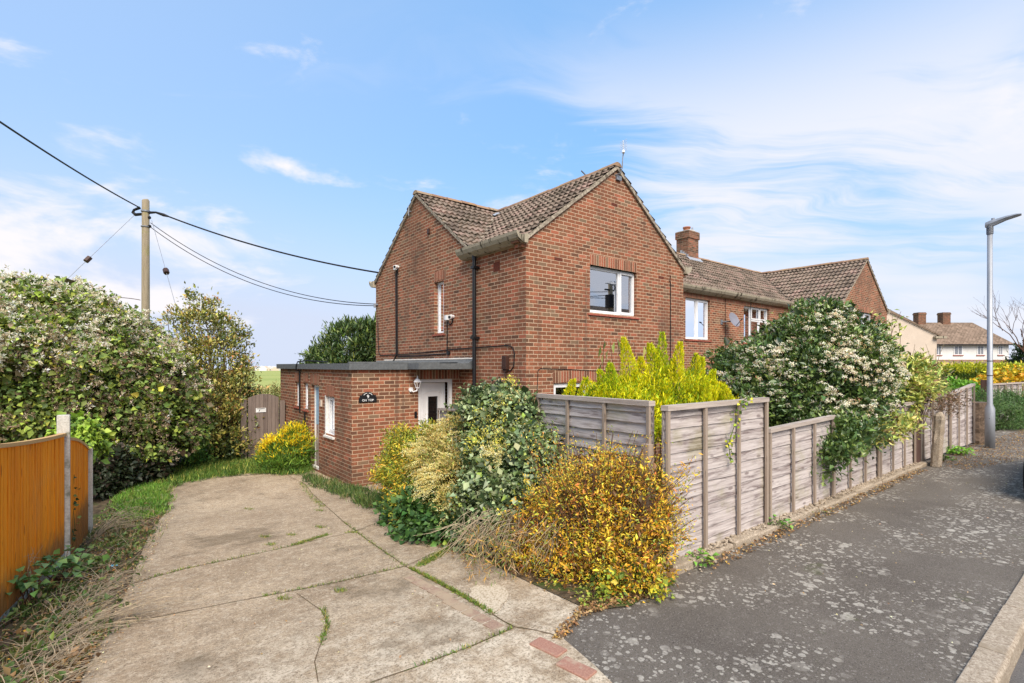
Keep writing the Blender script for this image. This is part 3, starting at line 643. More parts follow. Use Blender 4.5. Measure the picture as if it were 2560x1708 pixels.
m.face([(cx0 - .12, cy0 - .14, RZ - k_ * (YRG - cy0 + .14) + .075), (cx1 + .14, cy0 - .14, RZ - k_ * (YRG - cy0 + .14) + .075), (cx1 + .14, cy0 - .006, RZ - k_ * (YRG - cy0) + .12), (cx0 - .12, cy0 - .006, RZ - k_ * (YRG - cy0) + .12)])
for xx, s_ in ((cx0, -1), (cx1, 1)):
    for i in range(4):
        y = cy0 + i * .09; z = RZ - k_ * (YRG - y); m.box(*sorted((xx + s_ * .004, xx + s_ * .012)), y, y + .10, z - .02, z + .22)
m.build('flashing', 'lead', ch)
# saddle of lead where the left valley meets the ridge
m = MB(); p = Vector((8.28, YRG - .55, RZ - .36)); m.face([p + Vector((-.02, -.04, .05)), p + Vector((.30, .05, .20)), p + Vector((.24, .22, .24)), p + Vector((.02, .13, .12))]); m.build('lead_patch', 'lead', H9)

# ------------------------------------------------------------ side extension (part of the nearest house)
XE, YE, YEB = 3.70, 9.70, 14.96; m = MB(); ex = PX(XE); ey = PY(YE)
wa, wb, dr, wc = (13.23, 13.54, -1.0, -.41), (12.49, 12.85, -1.03, -.41), (11.68, 12.26, -2.36, -.435), (10.67, 11.23, -1.47, -.66); fd = (5.14, 6.0, -2.34, -.287)
wall(m, ex, YE, YEB, -2.7, -.076, [wa, wb, dr, wc], .13); wall(m, ey, XE, X0, -2.7, -.076, [fd], .10)
m.face([(XE, YEB, -2.7), (X0, YEB, -2.7), (X0, YEB, -.076), (XE, YEB, -.076)]); m.build('extension_wall', 'brick', H9, recalc=False)
for h in (wa, wb, dr): soldier(H9, ex, h[0] - .03, h[1] + .03, h[3], .225, .03)
soldier(H9, ex, wc[0] - .0, wc[1] + .0, wc[3], .225, .02); soldier(H9, ey, fd[0] - .05, 6.18, fd[3] + .0, .20)
window(H9, ex, *wa, depth=.055, fw=.07, label='narrow white window farthest along the extension side'); window(H9, ex, *wb, depth=.055, fw=.07)
window(H9, ex, *wc, depth=.08, fw=.055, sill='white', casements=[(wc[0] + .03, wc[1] - .03, wc[2] + .04, wc[3] - .03)])
# white painted reveal of the near window
m = MB(); m.box(XE - .003, XE + .078, wc[1] - .006, wc[1] - .001, wc[2], wc[3]); m.box(XE - .006, XE - .002, wc[1] - .02, wc[1] + .025, wc[2] - .03, wc[3] + .02); m.build('painted_reveal', 'white_paint', H9)
# side door: white frame, blue leaf, peeling lower panel
m = MB(); f_ = .06; bbox(m, ex, dr[0], dr[0] + f_, .08, .15, dr[2], dr[3]); bbox(m, ex, dr[1] - f_, dr[1], .08, .15, dr[2], dr[3]); bbox(m, ex, dr[0] + f_, dr[1] - f_, .08, .15, dr[3] - f_, dr[3]); bbox(m, ex, dr[0] - .02, dr[1], .02, .08, dr[2] - .02, dr[2] + .05)
sdoor = m.build('side_door', 'white_paint', H9)
m = MB(); bbox(m, ex, dr[0] + f_, dr[1] - f_, .10, .13, dr[2] + 1.0, dr[3] - f_); m.build('glazed_panel', 'door_blue', sdoor)
m = MB(); bbox(m, ex, dr[0] + f_, dr[1] - f_, .10, .13, dr[2] + .03, dr[2] + .995); m.build('lower_panel', 'peeling_wood', sdoor)
m = MB(); bbox(m, ex, dr[0] + .08, dr[0] + .10, .05, .10, dr[2] + .98, dr[2] + 1.12); m.build('handle', 'black_plastic', sdoor)
# front door, slightly ajar, hinge at the left
m = MB(); f_ = .07; bbox(m, ey, fd[0], fd[0] + f_, .04, .12, fd[2], fd[3]); bbox(m, ey, fd[1] - f_, fd[1], .04, .12, fd[2], fd[3]); bbox(m, ey, fd[0] + f_, fd[1] - f_, .04, .12, fd[3] - f_, fd[3]); door = m.build('front_door', 'upvc', H9)
hx, hy, an = fd[0] + f_, YE + .07, math.radians(10)
def DL(x, y, z): return (hx + x * math.cos(an) - y * math.sin(an), hy + x * math.sin(an) + y * math.cos(an), z)
dw, dh0, dh1 = fd[1] - fd[0] - 2 * f_ - .01, fd[2] + .02, fd[3] - f_ - .01
m = MB(); gx0, gx1, gz0, gz1 = .22, .50, dh0 + .85, dh1 - .30
m.box(0, gx0, 0, .05, dh0, dh1, DL); m.box(gx1, dw, 0, .05, dh0, dh1, DL); m.box(gx0, gx1, 0, .05, dh0, gz0, DL); m.box(gx0, gx1, 0, .05, gz1, dh1, DL)
for (a, b, c, d) in ((.07, dw - .07, gz1 + .19, gz1 + .20), (.07, .08, dh0 + .1, gz1 + .19), (dw - .08, dw - .07, dh0 + .1, gz1 + .19)): m.box(a, b, -.008, -.0, c, d, DL)
for (a, b, c, d) in ((gx0 - .03, gx0, gz0 - .03, gz1 + .03), (gx1, gx1 + .03, gz0 - .03, gz1 + .03), (gx0, gx1, gz1, gz1 + .03), (gx0, gx1, gz0 - .03, gz0)): m.box(a, b, -.012, -.0, c, d, DL)
m.tube([DL(.08 + (dw - .16) * i / 12, -.004, gz1 + .05 + .075 * math.sin(PI * i / 12)) for i in range(13)], .008, 6)
m.build('door_leaf', 'upvc', door)
m = MB(); m.box(gx0, gx1, .02, .03, gz0, gz1, DL); m.build('door_glass', 'door_glass', door); m = MB(); m.box(gx0 - .02, gx1 + .02, .052, .06, gz0 - .02, gz1 + .02, DL); m.build('glass_backing', 'room_dark', door)
# flat felt roof with canopy
m = MB(); m.box(XE - .085, X0 - .002, YE - .085, YEB + .08, -.075, .05, None); m.face([(XE - .085, YE - .085, .0501), (X0 - .002, YE - .085, .0801), (X0 - .002, YEB, .08), (XE - .085, YEB, .0501)])
m.box(XE - .087, X0 - .6, YE - .087, YE - .02, .05, .080); m.box(4.85, X0 - .003, YE - .56, YE - .0875, -.068, .055)
fr_ = m.build('flat_roof', 'felt', H9)
m = MB(); m.prism([(X0 - .16, .056), (X0 - .001, .056), (X0 - .001, .150)], 'y', YE - .545, YEB - .7); m.build('felt_upstand', 'felt', fr_)
rows = []
for z_, o_ in ((.150, .02), (.158, .012), (.182, .002)): rows.append([(X0 - o_ - .004, YE - .545 + (4.6) * i / 60, z_ + .012 * vn(i * .7, 1) * (z_ > .16)) for i in range(61)])
m = MB(); m.grid(rows); m.build('mortar_fillet', 'felt_mortar', fr_)
# air bricks
def vent(P, u0, u1, z0, z1):
    m = MB(); bbox(m, P, u0, u1, -.004, .0, z0, z1); m.build('air_brick', 'vent_clay', H9)
vent(PX(X0), 8.24, 8.46, 1.93, 2.12)
for (px, py, wd) in ((1409, 535 - 23, .2), (1278, 650 - 0, .2)):
    pass
def on_front(px, py, Y=YF):
    a = (px - 1175) / 1168; t = Y / (Fv[1] + a * Rv[1]); return t * (Fv[0] + a * Rv[0]), t * (840 - py) / 1168
def on_side(px, py, X=X0):
    a = (px - 1175) / 1168; t = X / (Fv[0] + a * Rv[0]); return t * (Fv[1] + a * Rv[1]), t * (840 - py) / 1168
for px, py in ((1410, 470), (1281, 597), (1517, 637)):
    u, z = on_front(px, py); z = math.floor(z / .075) * .075 + .005; vent(PY(YF), u - .105, u + .105, z, z + .066)
u, z = on_side(1145, 968 - 20); vent(PX(X0), u - .1, u + .1, z, z + .066)
# downpipe
m = MB(); dpx, dpy = X0 - .10, 9.02; m.tube([(dpx, dpy, 2.36), (dpx, dpy, -.50)], .042, 12); m.tube([(dpx, dpy, -.66), (dpx, dpy, -2.37)], .042, 12)
m.tube([(dpx, dpy, .66), (dpx, dpy, .56)], .053, 12); m.tube([(dpx, dpy, -.48), (dpx, dpy, -.70)], .05, 12); m.tube([(dpx, dpy, 2.36), (dpx, dpy, 2.26)], .053, 12)
for z_ in (2.1, .60, -.5): m.box(dpx - .06, X0 - .001, dpy - .065, dpy + .065, z_ - .025, z_ + .025)
m.build('downpipe', 'black_plastic', H9, smooth=False)
# cables, conduits and boxes fixed to the wall
def sidepts(l, off=.015): return [(X0 - off, *on_side(*p)) for p in l]
m = MB(); m.tube(sidepts([(868, 740), (870, 808), (874, 816), (950, 812), (1030, 803), (1095, 798), (1165, 793), (1178, 797), (1182, 812), (1180, 842), (1172, 852), (1163, 846)]), .011, 6); m.build('cable', 'cable', H9)
m = MB(); m.tube(sidepts([(910, 628), (911, 815), (905, 828)], .022), .019, 6); m.tube(sidepts([(913, 628), (914, 815)], .022), .013, 6); m.tube(sidepts([(914, 818), (960, 817), (1025, 812)], .02), .014, 6); m.tube(sidepts([(1028, 740), (1028, 812)], .022), .013, 6); m.build('conduit', 'black_plastic', H9)
u, z = on_side(1031, 811); m = MB(); m.tube([(X0, u, z), (X0 - .05, u, z)], .05, 12); m.build('junction_box', 'black_plastic', H9)
u, z = on_side(1164, 833); m = MB(); m.box(X0 - .09, X0, u - .07, u + .07, z - .13, z + .14); m.prism([(u - .07, z - .13), (u + .07, z - .13), (u + .03, z - .19), (u - .03, z - .19)], 'x', X0 - .07, X0); m.tube([(X0 - .04, u, z - .18), (X0 - .04, u, -2.37)], .022, 8); m.build('meter_box', 'brown_plastic', H9, bevel=.008)
m = MB()
l = [(1232, 905), (1234, 850), (1240, 846), (1300, 848), (1360, 851), (1420, 852)]
m.tube([(on_front(*p)[0], YF - .01, on_front(*p)[1]) for p in l], .007, 5); m.build('cable', 'cable', H9); m = MB()
ux, _z = on_front(1538, 700); m.tube([(ux, YF - .012, 2.05), (ux, YF - .012, 1.6), (ux, YF - .012, -1)], .010, 5); m.tube([(ux, YF - .012, 2.05), (ux - .05, YF - .03, 2.12), (ux - .12, YF - .1, 2.20)], .010, 5)
m.build('cable', 'cable', H9)
for px, Y in ((1658 + 6, YR), (1722, YR)):
    u = on_front(px, 740, YR)[0]; m = MB(); m.tube([(u, YR - .012, 2.3), (u, YR - .012, -2.2)], .008, 5); m.build('cable', 'cable', H9 if u < XM else H7)
u, z = on_side(985, 531); m = MB(); m.box(X0 - .04, X0 - .0, u - .045, u + .045, z - .06, z + .06); m.build('flue_cap', 'brown_plastic', H9)
u, z = on_side(944, 486); m = MB(); m.tube([(X0 - .002, u, z), (X0 - .08, u, z)], .012, 6); m.tube([(X0 - .08, u, z - .12), (X0 - .08, u, z + .13)], .014, 6); m.build('aerial_bracket', 'steel_dark', H9)

# ------------------------------------------------------------ things fixed to the house
def security_camera(label, u, z, gap):
    R = thing('security_camera', (X0 - .04, u, z - .05), label, 'security camera', 'security cameras on the side wall')
    m = MB(); m.box(X0 - .075, X0 - .001, u + gap - .055, u + gap + .055, z - .06, z + .055); m.build('mounting_box', 'upvc', R, bevel=.012)
    m = MB(); m.tube([(X0 - .002, u, z + .01), (X0 - .05, u, z + .01)], .038, 12); a, b = Vector((X0 - .05, u, z + .01)), Vector((X0 - .16, u - .08, z - .015)); m.tube([a, a.lerp(b, .2), b], [.03, .05, .047], 14); m.build('camera_body', 'upvc', R, smooth=False)
    d = (b - a).normalized(); m = MB(); m.tube([b, b + d * .008], .032, 14); m.build('lens', 'black_plastic', R)
    m = MB(); m.tube([(X0 - .03, u + .0, z - .03), (X0 - .02, u + .03, z - .13), (X0 - .02, u + gap * .6, z - .17), (X0 - .02, u + gap, z - .06)], .013, 6); m.build('cable', 'cable', R)
security_camera('white security camera high on the side wall at the top of the long black conduit', on_side(915, 612)[0], on_side(915, 614)[1], .13)
security_camera('white round security camera just right of the narrow side window', on_side(1041, 727)[0], on_side(1041, 728)[1], .24)
# house name plate
sx, sz = 4.02, -.62; R = thing('house_sign', (sx, YE - .02, -.72), 'black arched house number plaque on the extension corner wall', 'sign')
pts = [(-.18, -.10), (.18, -.10), (.185, -.02), (.165, .005), (.165, .045), (.13, .035)] + [(.125 * math.cos(t), .02 + .085 * math.sin(t)) for t in [PI * i / 12 for i in range(1, 12)]] + [(-.13, .035), (-.165, .045), (-.165, .005), (-.185, -.02)]
m = MB(); m.prism([(sx + a, sz + b) for a, b in pts], 'y', YE - .022, YE - .001); m.build('plaque', 'black_plastic', R, bevel=.003)
def text(body, size, x, z, y, parent, name='lettering', mt='sign_white', rot=0.0, axis='y', ext=.001):
    cu_ = bpy.data.curves.new(name, 'FONT'); cu_.body = body; cu_.size = size; cu_.extrude = ext; cu_.offset = size * .012; cu_.align_x = 'CENTER'
    tmp = bpy.data.objects.new('tmp', cu_); C.objects.link(tmp); dg = bpy.context.evaluated_depsgraph_get(); me = bpy.data.meshes.new_from_object(tmp.evaluated_get(dg)); bpy.data.objects.remove(tmp)
    b = base_of(parent); ca, sa = math.cos(rot), math.sin(rot)
    for v in me.vertices:
        p, q, r = v.co; p, q = p * ca - q * sa, p * sa + q * ca
        v.co = (x + p - b.x, y - r - b.y, z + q - b.z)
    me.materials.clear(); me.materials.append(MATS[mt]); o = bpy.data.objects.new(name, me); C.objects.link(o); o.parent = parent; return o
text('9', .095, sx, sz - .02, YE - .024, R); text('ON', .06, sx - .072, sz - .08, YE - .024, R); text('TOP', .06, sx + .058, sz - .08, YE - .024, R)
for k in range(14):
    if k in (0, 8): m = MB()
    if k in (6, 7):
        if k == 6: m.build('lettering', 'sign_white', R)
        continue
    t = PI * (.16 + .68 * k / 13); c_ = (sx + .095 * math.cos(t), sz + .015 + .066 * math.sin(t)); m.box(c_[0] - .0045, c_[0] + .0045, YE - .0245, YE - .0235, c_[1] - .008, c_[1] + .008)
m.build('lettering', 'sign_white', R)
# wall lantern
lx, lz = 5.05, -.40; R = thing('wall_lantern', (lx, YE - .05, lz - .14), 'white carriage lantern on the brick wall left of the front door', 'wall lamp')
m = MB(); m.tube([(lx - .09, YE - .001, lz - .10), (lx - .09, YE - .03, lz - .10)], .05, 12); m.tube([(lx - .09, YE - .03, lz - .11), (lx - .08, YE - .1, lz - .14), (lx - .02, YE - .14, lz - .12), (lx, YE - .14, lz - .065)], .016, 8); m.build('bracket', 'upvc', R)
def lathe(m, c, prof, n_=12, rot=0): m.grid([[(c[0] + r * math.cos(2 * PI * j / n_ + rot), c[1] + r * math.sin(2 * PI * j / n_ + rot), c[2] + z) for j in range(n_)] for r, z in prof], close=True)
c_ = (lx, YE - .14, lz); m = MB(); lathe(m, c_, [(.0, -.075), (.04, -.07), (.045, -.05), (.035, -.045)], 6); lathe(m, c_, [(.09, .06), (.085, .075), (.05, .12), (.02, .14), (.012, .16), (.018, .175), (.0, .20)], 6)
for j in range(6):
    t = 2 * PI * j / 6; m.tube([(c_[0] + .04 * math.cos(t), c_[1] + .04 * math.sin(t), lz - .05), (c_[0] + .075 * math.cos(t), c_[1] + .075 * math.sin(t), lz + .06)], .006, 5)
m.build('lantern_frame', 'upvc', R); m = MB(); lathe(m, c_, [(.035, -.045), (.07, .06)], 6); m.build('lantern_glass', 'glass', R); m = MB(); lathe(m, c_, [(0, -.05), (.02, -.04), (.025, 0), (.015, .03), (0, .04)], 8); m.build('bulb', 'upvc', R)
u, z = 5.075, -1.03; m = MB(); m.box(u - .028, u + .028, YE - .022, YE - .001, z - .065, z + .065); tag(m.build('doorbell', 'black_plastic', origin=(u, YE, z - .065), bevel=.005), 'small black video doorbell beside the front door frame', 'doorbell')
# conduit on the extension side wall over the felt roof
m = MB(); yv = 13.05
for o_, r_, zb in ((.03, .018, -1.16), (.065, .012, -1.0)): m.tube([(XE - .02, yv + o_, -.10), (XE - .02, yv + o_, zb)], r_, 6)
m.tube([(XE + .5, yv - .5, .09), (XE + .1, yv - .15, .13), (XE - .08, yv, .10), (XE - .11, yv + .02, .0), (XE - .11, yv + .03, -.09), (XE - .03, yv + .03, -.13)], .016, 6)
m.tube([(XE - .02, 12.68, -1.12), (XE - .02, 12.66, -2.4)], .018, 6)
m.build('conduit', 'black_plastic', H9)
m = MB(); m.box(XE - .03, XE - .001, 11.44, 11.54, -.90, -.76); m.build('number_plate', 'render_cream', H9)
# satellite dish
u, z = 16.55, 1.55; R = thing('satellite_dish', (u, YR - .1, z - .25), 'grey satellite dish on the brick wall between the two upstairs windows', 'satellite dish')
dv = Vector((-.15, -1, .42)).normalized(); c_ = Vector((u + .05, YR - .32, z)); su = dv.cross(Vector((0, 0, 1))).normalized(); sv = su.cross(dv)
m = MB(); rows = []
for i in range(7):
    r = .24 * i / 6 + .0005; rows.append([c_ + su * r * math.cos(2 * PI * j / 24) + sv * r * 1.12 * math.sin(2 * PI * j / 24) + dv * (.9 * r * r) for j in range(24)])
m.grid(rows, close=True); m.build('dish', 'dish_grey', R, smooth=True)
m = MB(); m.tube([c_ - dv * .01, c_ - dv * .06, (u - .12, YR - .1, z - .05), (u - .14, YR - .001, z - .05)], .022, 8); m.box(u - .2, u - .08, YR - .02, YR - .001, z - .13, z + .03); m.build('bracket', 'steel_dark', R)
m = MB(); f0 = c_ - sv * .24; f1 = c_ + dv * .30 - sv * .12; m.tube([f0, f1], .011, 6); m.tube([f1 - su * .03 - dv * .03, f1 + su * .03 + dv * .02], .024, 8); m.build('feed_arm', 'black_plastic', R)
# aerial on the gable apex
R = thing('tv_aerial', (8.95, YF, 4.1), 'slim television aerial on a bent mast at the top of the front gable', 'aerial')
q = lambda px, py, Y: at(px, py, Y / (Fv[1] + (px - 1175) / 1168 * Rv[1]))
m = MB(); m.tube([q(1412, 402, YF), q(1424, 398, YF - .12), q(1428, 385, YF - .16), q(1429, 364, YF - .16), q(1431, 350, YF - .16)], .013, 6); m.box(8.80, 8.95, YF - .05, YF - .001, 4.12, 4.22); m.build('mast', 'steel_dark', R)
m = MB(); m.tube([q(1431, 350, YF - .16), q(1430, 322, YF - .16)], .008, 5); 
for i in range(7):
    c0 = q(1430, 324 + i * 4, YF - .16); m.tube([c0 + Vector((-.02, -.12, 0)), c0 + Vector((.02, .10, 0))], .004, 4)
m.tube([q(1431, 346, YF - .17), q(1431, 351, YF - .2)], .03, 6); m.build('antenna', 'upvc', R)
R0 = q(1345, 403, 9.5); m = MB(); m.tube([R0, q(1334, 392, 9.5)], .02, 6); tag(m.build('vent_rod', 'steel_dark', origin=R0), 'short thin rod poking above the ridge of the front gable roof', 'aerial')

# ------------------------------------------------------------ fences
def panel(parent, A, B, zt, zb, nb, n_side, cap=True, board=.112, battw=.038, lip=.015, cols=('fence_wood', 'fence_batten', 'fence_rail')):
    """waney-lap panel from A to B (XY); zt, zb = top and bottom heights at both ends; n_side = unit XY vector to the viewer"""
    A, B = Vector((*A, 0)), Vector((*B, 0)); L = (B - A).length; d = (B - A) / L; nn = Vector((*n_side, 0))
    seed = random.random() * 50
    def P(s, o, z): q = A + d * s + nn * o; return (q.x, q.y, z)
    ztop = lambda s: zt[0] + (zt[1] - zt[0]) * s / L; zbot = lambda s: zb[0] + (zb[1] - zb[0]) * s / L
    H = zt[0] - zb[0]; n_ = max(3, round(H / board)); m = MB(); ks = max(8, int(L / .05))
    for r in range(n_):
        f0, f1 = r / n_, (r + 1) / n_ + .18 / n_; bot, mid, top = [], [], []; tilt = random.uniform(-.003, .003); uv0, uv1 = [], []
        for i in range(ks + 1):
            s = L * i / ks; h = ztop(s) - zbot(s); wv = .010 * vn(s * 2.2, r * 7 + seed, 0) + .004 * vn(s * 9, r * 3 + seed, 4) if r else 0
            z0 = zbot(s) + h * f0 + wv + tilt * (s - L / 2); z1 = min(zbot(s) + h * f1, ztop(s) - .002); o = lip + .005 * vn(s, r + seed, 2)
            bot.append(P(s, o, z0)); mid.append(P(s, o - lip * .7, z0 + .001)); top.append(P(s, .002, z1)); uv0.append((s + r * 3.7 + seed, z0)); uv1.append((s + r * 3.7 + seed, z1))
        i0 = len(m.v); nc = len(bot); m.grid([mid, bot, top], [uv0, uv0, uv1])
    m.face([P(0, -.004, zbot(0)), P(L, -.004, zbot(L)), P(L, -.004, ztop(L) - .01), P(0, -.004, ztop(0) - .01)])
    m.build('slat_panel', cols[0], parent, recalc=False)
    ss = [i * L / nb for i in range(nb + 1)]
    for i, s in enumerate(ss):
        a = max(0, s - battw / 2) if i < nb else L - battw; a = 0 if i == 0 else a
        m = MB(); h0, h1 = zbot(s), ztop(s) - (.045 if cap else .0); j = random.uniform(-.006, .006)
        m.box(a, a + battw, .034, .058, 0, 1, T=lambda x, y, z: P(x + j * z * (0 < i < nb), y, h0 + (h1 - h0) * z)); m.build('batten', cols[1], parent)
    if cap:
        m = MB(); m.box(-.005, L + .005, -.012, .064, 0, 1, T=lambda x, y, z: P(x, y, ztop(x) - .044 + .046 * z)); m.build('top_rail', cols[2], parent)
YFn = 2.70; ns = (0, -1)
R = thing('lap_fence', (3.83, YFn, -1.78), 'tallest weathered lap fence panel facing the pavement at the corner, ivy trailing down it', 'fence')
panel(R, (3.83, YFn), (5.70, YFn), (-.352, -.350), (-1.77, -1.77), 3, ns)
nl = Vector((3.83 - 4.18, 2.77 - 4.72)); d = nl.normalized(); ns2 = (d.y, -d.x) if d.y > 0 else (-abs(d.y), abs(d.x) * (1 if d.x > 0 else -1)); ns2 = (-.984, .177)
R = thing('lap_fence', (4.0, 3.7, -1.9), 'leaning grey lap fence panel end on to the street behind the orange bush', 'fence')
panel(R, (4.20, 4.74), (3.845, 2.80), (-.345, -.318), (-1.95, -1.78), 3, ns2, lip=.030)
m = MB(); m.box(3.74, 3.82, 2.78, 2.86, -1.8, -.70); tag(m.build('fence_post', 'fence_batten', origin=(3.91, 2.75, -1.8)), 'short grey timber post in the gap between the two tall fence panels', 'post')
R = thing('low_fence', (4.5, 6.6, -2.1), 'low weathered fence running back towards the front door behind the bushes', 'fence')
panel(R, (4.80, 8.2), (4.30, 5.0), (-.78, -.53), (-2.2, -1.95), 4, ns2); 
# long low run: three panels
R = thing('lap_fence', (8.5, YFn, -1.78), 'long low run of weathered lap fence under the white flowered shrub', 'fence')
xs = [5.73, 7.58, 9.42, 11.30]; zt = [-.70, -.66, -.67, -.66]
for i in range(3):
    j = .01 * (i % 2); panel(R, (xs[i] + .012, YFn + j), (xs[i + 1] - .012, YFn + j), (zt[i] + .0, zt[i + 1] + (.03 if i == 2 else 0)), (-1.74, -1.74), 3, ns, cap=(i != 1))
m = MB(); m.box(5.69, 5.74, YFn - .02, YFn + .07, -1.8, -.36); m.build('post', 'fence_batten', R)
# gate post boards, concrete stub, far run
m = MB(); m.box(11.32, 11.62, YFn - .05, YFn - .01, -1.8, -.57); tag(m.build('timber_board', 'brown_post', origin=(11.47, YFn, -1.8), bevel=.004), 'wide dark brown upright board at the end of the low fence run', 'post')
m = MB(); m.box(11.64, 11.74, YFn - .04, YFn + .06, -1.8, -.56); tag(m.build('fence_post', 'fence_batten', origin=(11.7, YFn, -1.8)), 'grey timber post next to the wide dark brown board', 'post')
m = MB(); rows = []
for i in range(15):
    z = -1.8 + .98 * i / 14; r = []
    for j in range(12):
        t = 2 * PI * j / 12; sq = .072 / max(abs(math.cos(t)), abs(math.sin(t))) if i < 14 else .03; sq = min(sq, .088) * (1 + .22 * vn(j * 1.3, i * .8, 3) + (-.18 if 7 < i < 12 and j in (5, 6, 7, 8) else 0))
        r.append((11.60 + sq * math.cos(t) + .0 * i, YFn - .27 + sq * math.sin(t) - .004 * i, z + (.03 * vn(j, 5) if i > 11 else 0)))
    rows.append(r)
m.grid(rows, close=True); m.face(rows[-1]); tag(m.build('concrete_post', 'kerb_stone', origin=(11.6, YFn - .27, -1.8)), 'broken crumbling concrete gate post beside the dark brown board', 'post')
m = MB(); m.prism([(11.72, -1.8), (12.10, -1.8), (11.80, -1.20)], 'y', YFn - .22, YFn - .19); tag(m.build('timber_offcut', 'brown_post', origin=(11.9, YFn - .2, -1.8)), 'triangular timber offcut leaning at the foot of the crumbling concrete post', 'timber')
R = thing('lap_fence', (13.6, YFn, -1.78), 'farther low lap fence run between the crumbling concrete post and the street lamp', 'fence')
panel(R, (11.78, YFn), (13.55, YFn - .05), (-.60, -.56), (-1.76, -1.76), 3, ns, board=.11); panel(R, (13.57, YFn - .05), (15.35, YFn - .12), (-.56, -.40), (-1.76, -1.74), 3, ns)
R = thing('lap_fence', (15.6, 3.6, -1.8), 'short cross fence with a plain top rail behind the far end of the lap fence', 'fence')
panel(R, (13.9, 4.6), (15.6, 3.9), (-.30, -.30), (-1.9, -1.9), 2, (-.38, -.92)); m = MB(); m.box(15.55, 15.67, 3.84, 3.96, -1.9, -.22); m.build('post', 'post_concrete', R)
R = thing('lap_fence', (24, 3.4, -1.8), 'pale lap fence beyond the street lamp at the right edge behind the feathery green bush', 'fence')
panel(R, (20.6, 3.2), (22.4, 3.0), (-.55, -.55), (-1.8, -1.8), 3, ns); panel(R, (22.5, 3.0), (24.3, 2.8), (-.55, -.55), (-1.8, -1.8), 3, ns); m = MB(); m.box(20.46, 20.6, 3.1, 3.24, -1.85, -.42); m.build('post', 'brown_post', R)
# concrete footing along the fence base, with pebbles
m = MB(); x = 3.25
while x < 11.4:
    L = random.uniform(.35, .75); j = random.uniform(-.012, .012); z1 = -1.735 + random.uniform(-.02, .01)
    m.prism([(2.565 + j, -1.85), (2.56 + j, z1 - .01), (2.575 + j, z1), (2.66, z1), (2.68, -1.85)], 'x', x, x + L - .008); x += L
tag(m.build('concrete_edging', 'kerb_stone', origin=(7, 2.6, -1.8), bevel=.01), kind='structure')
m = MB(); m.grid([[(3.2 + .1 * i, 2.655, -1.752 + .01 * vn(i, 0)) for i in range(82)], [(3.2 + .1 * i, 2.72, -1.73 + .015 * vn(i, 3)) for i in range(82)], [(3.2 + .1 * i, 2.80, -1.74) for i in range(82)]]); tag(m.build('gravel_bed', 'kerb_stone', recalc=False), kind='structure')
m = MB()
for i in range(650):
    x = random.uniform(3.3, 11.3); y = random.uniform(2.58, 2.685) if random.random() < .85 else random.uniform(2.45, 2.56); r = random.uniform(.006, .020); zz = (-1.735 if y > 2.57 else -1.795) + r * .3
    m.grid([[(x + r * q * math.cos(2 * PI * j / 6) * random.uniform(.8, 1.3), y + r * q * math.sin(2 * PI * j / 6), zz + r * h) for j in range(6)] for q, h in ((.3, -.6), (1, 0), (.5, .55), (.01, .65))], close=True)
tag(m.build('pebbles', 'kerb_stone'), kind='stuff', label='pale pebbles and broken stones along the foot of the fence')

# orange featheredge fence on the left
R = thing('orange_fence', (-.5, 6.5, -2.1), 'bright orange feather edge fence with curved tops between concrete posts', 'fence')
def featheredge(A, B, t0, t1, b0, b1, arch):
    A, B = Vector((*A, 0)), Vector((*B, 0)); L = (B - A).length; d = (B - A) / L; nn = Vector((d.y, -d.x, 0)); n_ = int(L / .070)
    P = lambda s, o, z: tuple((A + d * s + nn * o)[:2]) + (z,)
    top = lambda s: t0 + (t1 - t0) * s / L + arch * (1 - (2 * s / L - 1) ** 2); bot = lambda s: b0 + (b1 - b0) * s / L
    m = MB()
    for i in range(n_):
        s0, s1 = L * i / n_, L * (i + .80) / n_; j = random.uniform(0, .006); T = lambda x, y, z: P(x, y, (bot(x) if z < 0 else top(x) - .012))
        m.box(s0, s1, .006, .028 + j, -1, 1, T=T)
    m.face([P(0, -.004, b0), P(L, -.004, b1), P(L, -.004, t1 - .05), P(0, -.004, t0 - .05)]); m.build('board_panel', 'orange_wood', R, recalc=False)
    m = MB(); k = 24; rows = [[P(L * i / k, o, top(L * i / k) + z) for i in range(k + 1)] for o, z in ((.045, -.032), (.045, 0), (-.02, 0), (-.02, -.032), (.045, -.032))]; m.grid(rows); m.build('top_rail', 'orange_rail', R)
    m = MB(); rows = [[P(L * i / k, o, bot(L * i / k) + z) for i in range(k + 1)] for o, z in ((.022, -.34), (.022, -.002), (-.025, -.002), (-.025, -.34), (.022, -.34))]; m.grid(rows); m.build('gravel_board', 'post_concrete', R)
def cpost(x, y, z0, z1):
    m = MB(); m.box(x - .05, x + .06, y - .045, y + .045, z0, z1); m.build('post', 'post_concrete', R, bevel=.008)
P1 = (-.40, 7.46); P0 = (-.78, 5.32); P2 = (-.24, 9.20); PM = (-1.05, 3.4)
featheredge((-.77, 5.36), (-.41, 7.40), -.585, -.735, -1.99, -2.04, -.02); featheredge(PM, (-.79, 5.28), -.48, -.585, -1.85, -1.97, -.02); featheredge((-.39, 7.52), (-.26, 9.15), -.80, -1.13, -2.20, -2.32, .04)
cpost(*P1, -2.5, -.54); cpost(*P0, -2.4, -.42); cpost(P2[0], P2[1], -2.7, -1.14); 
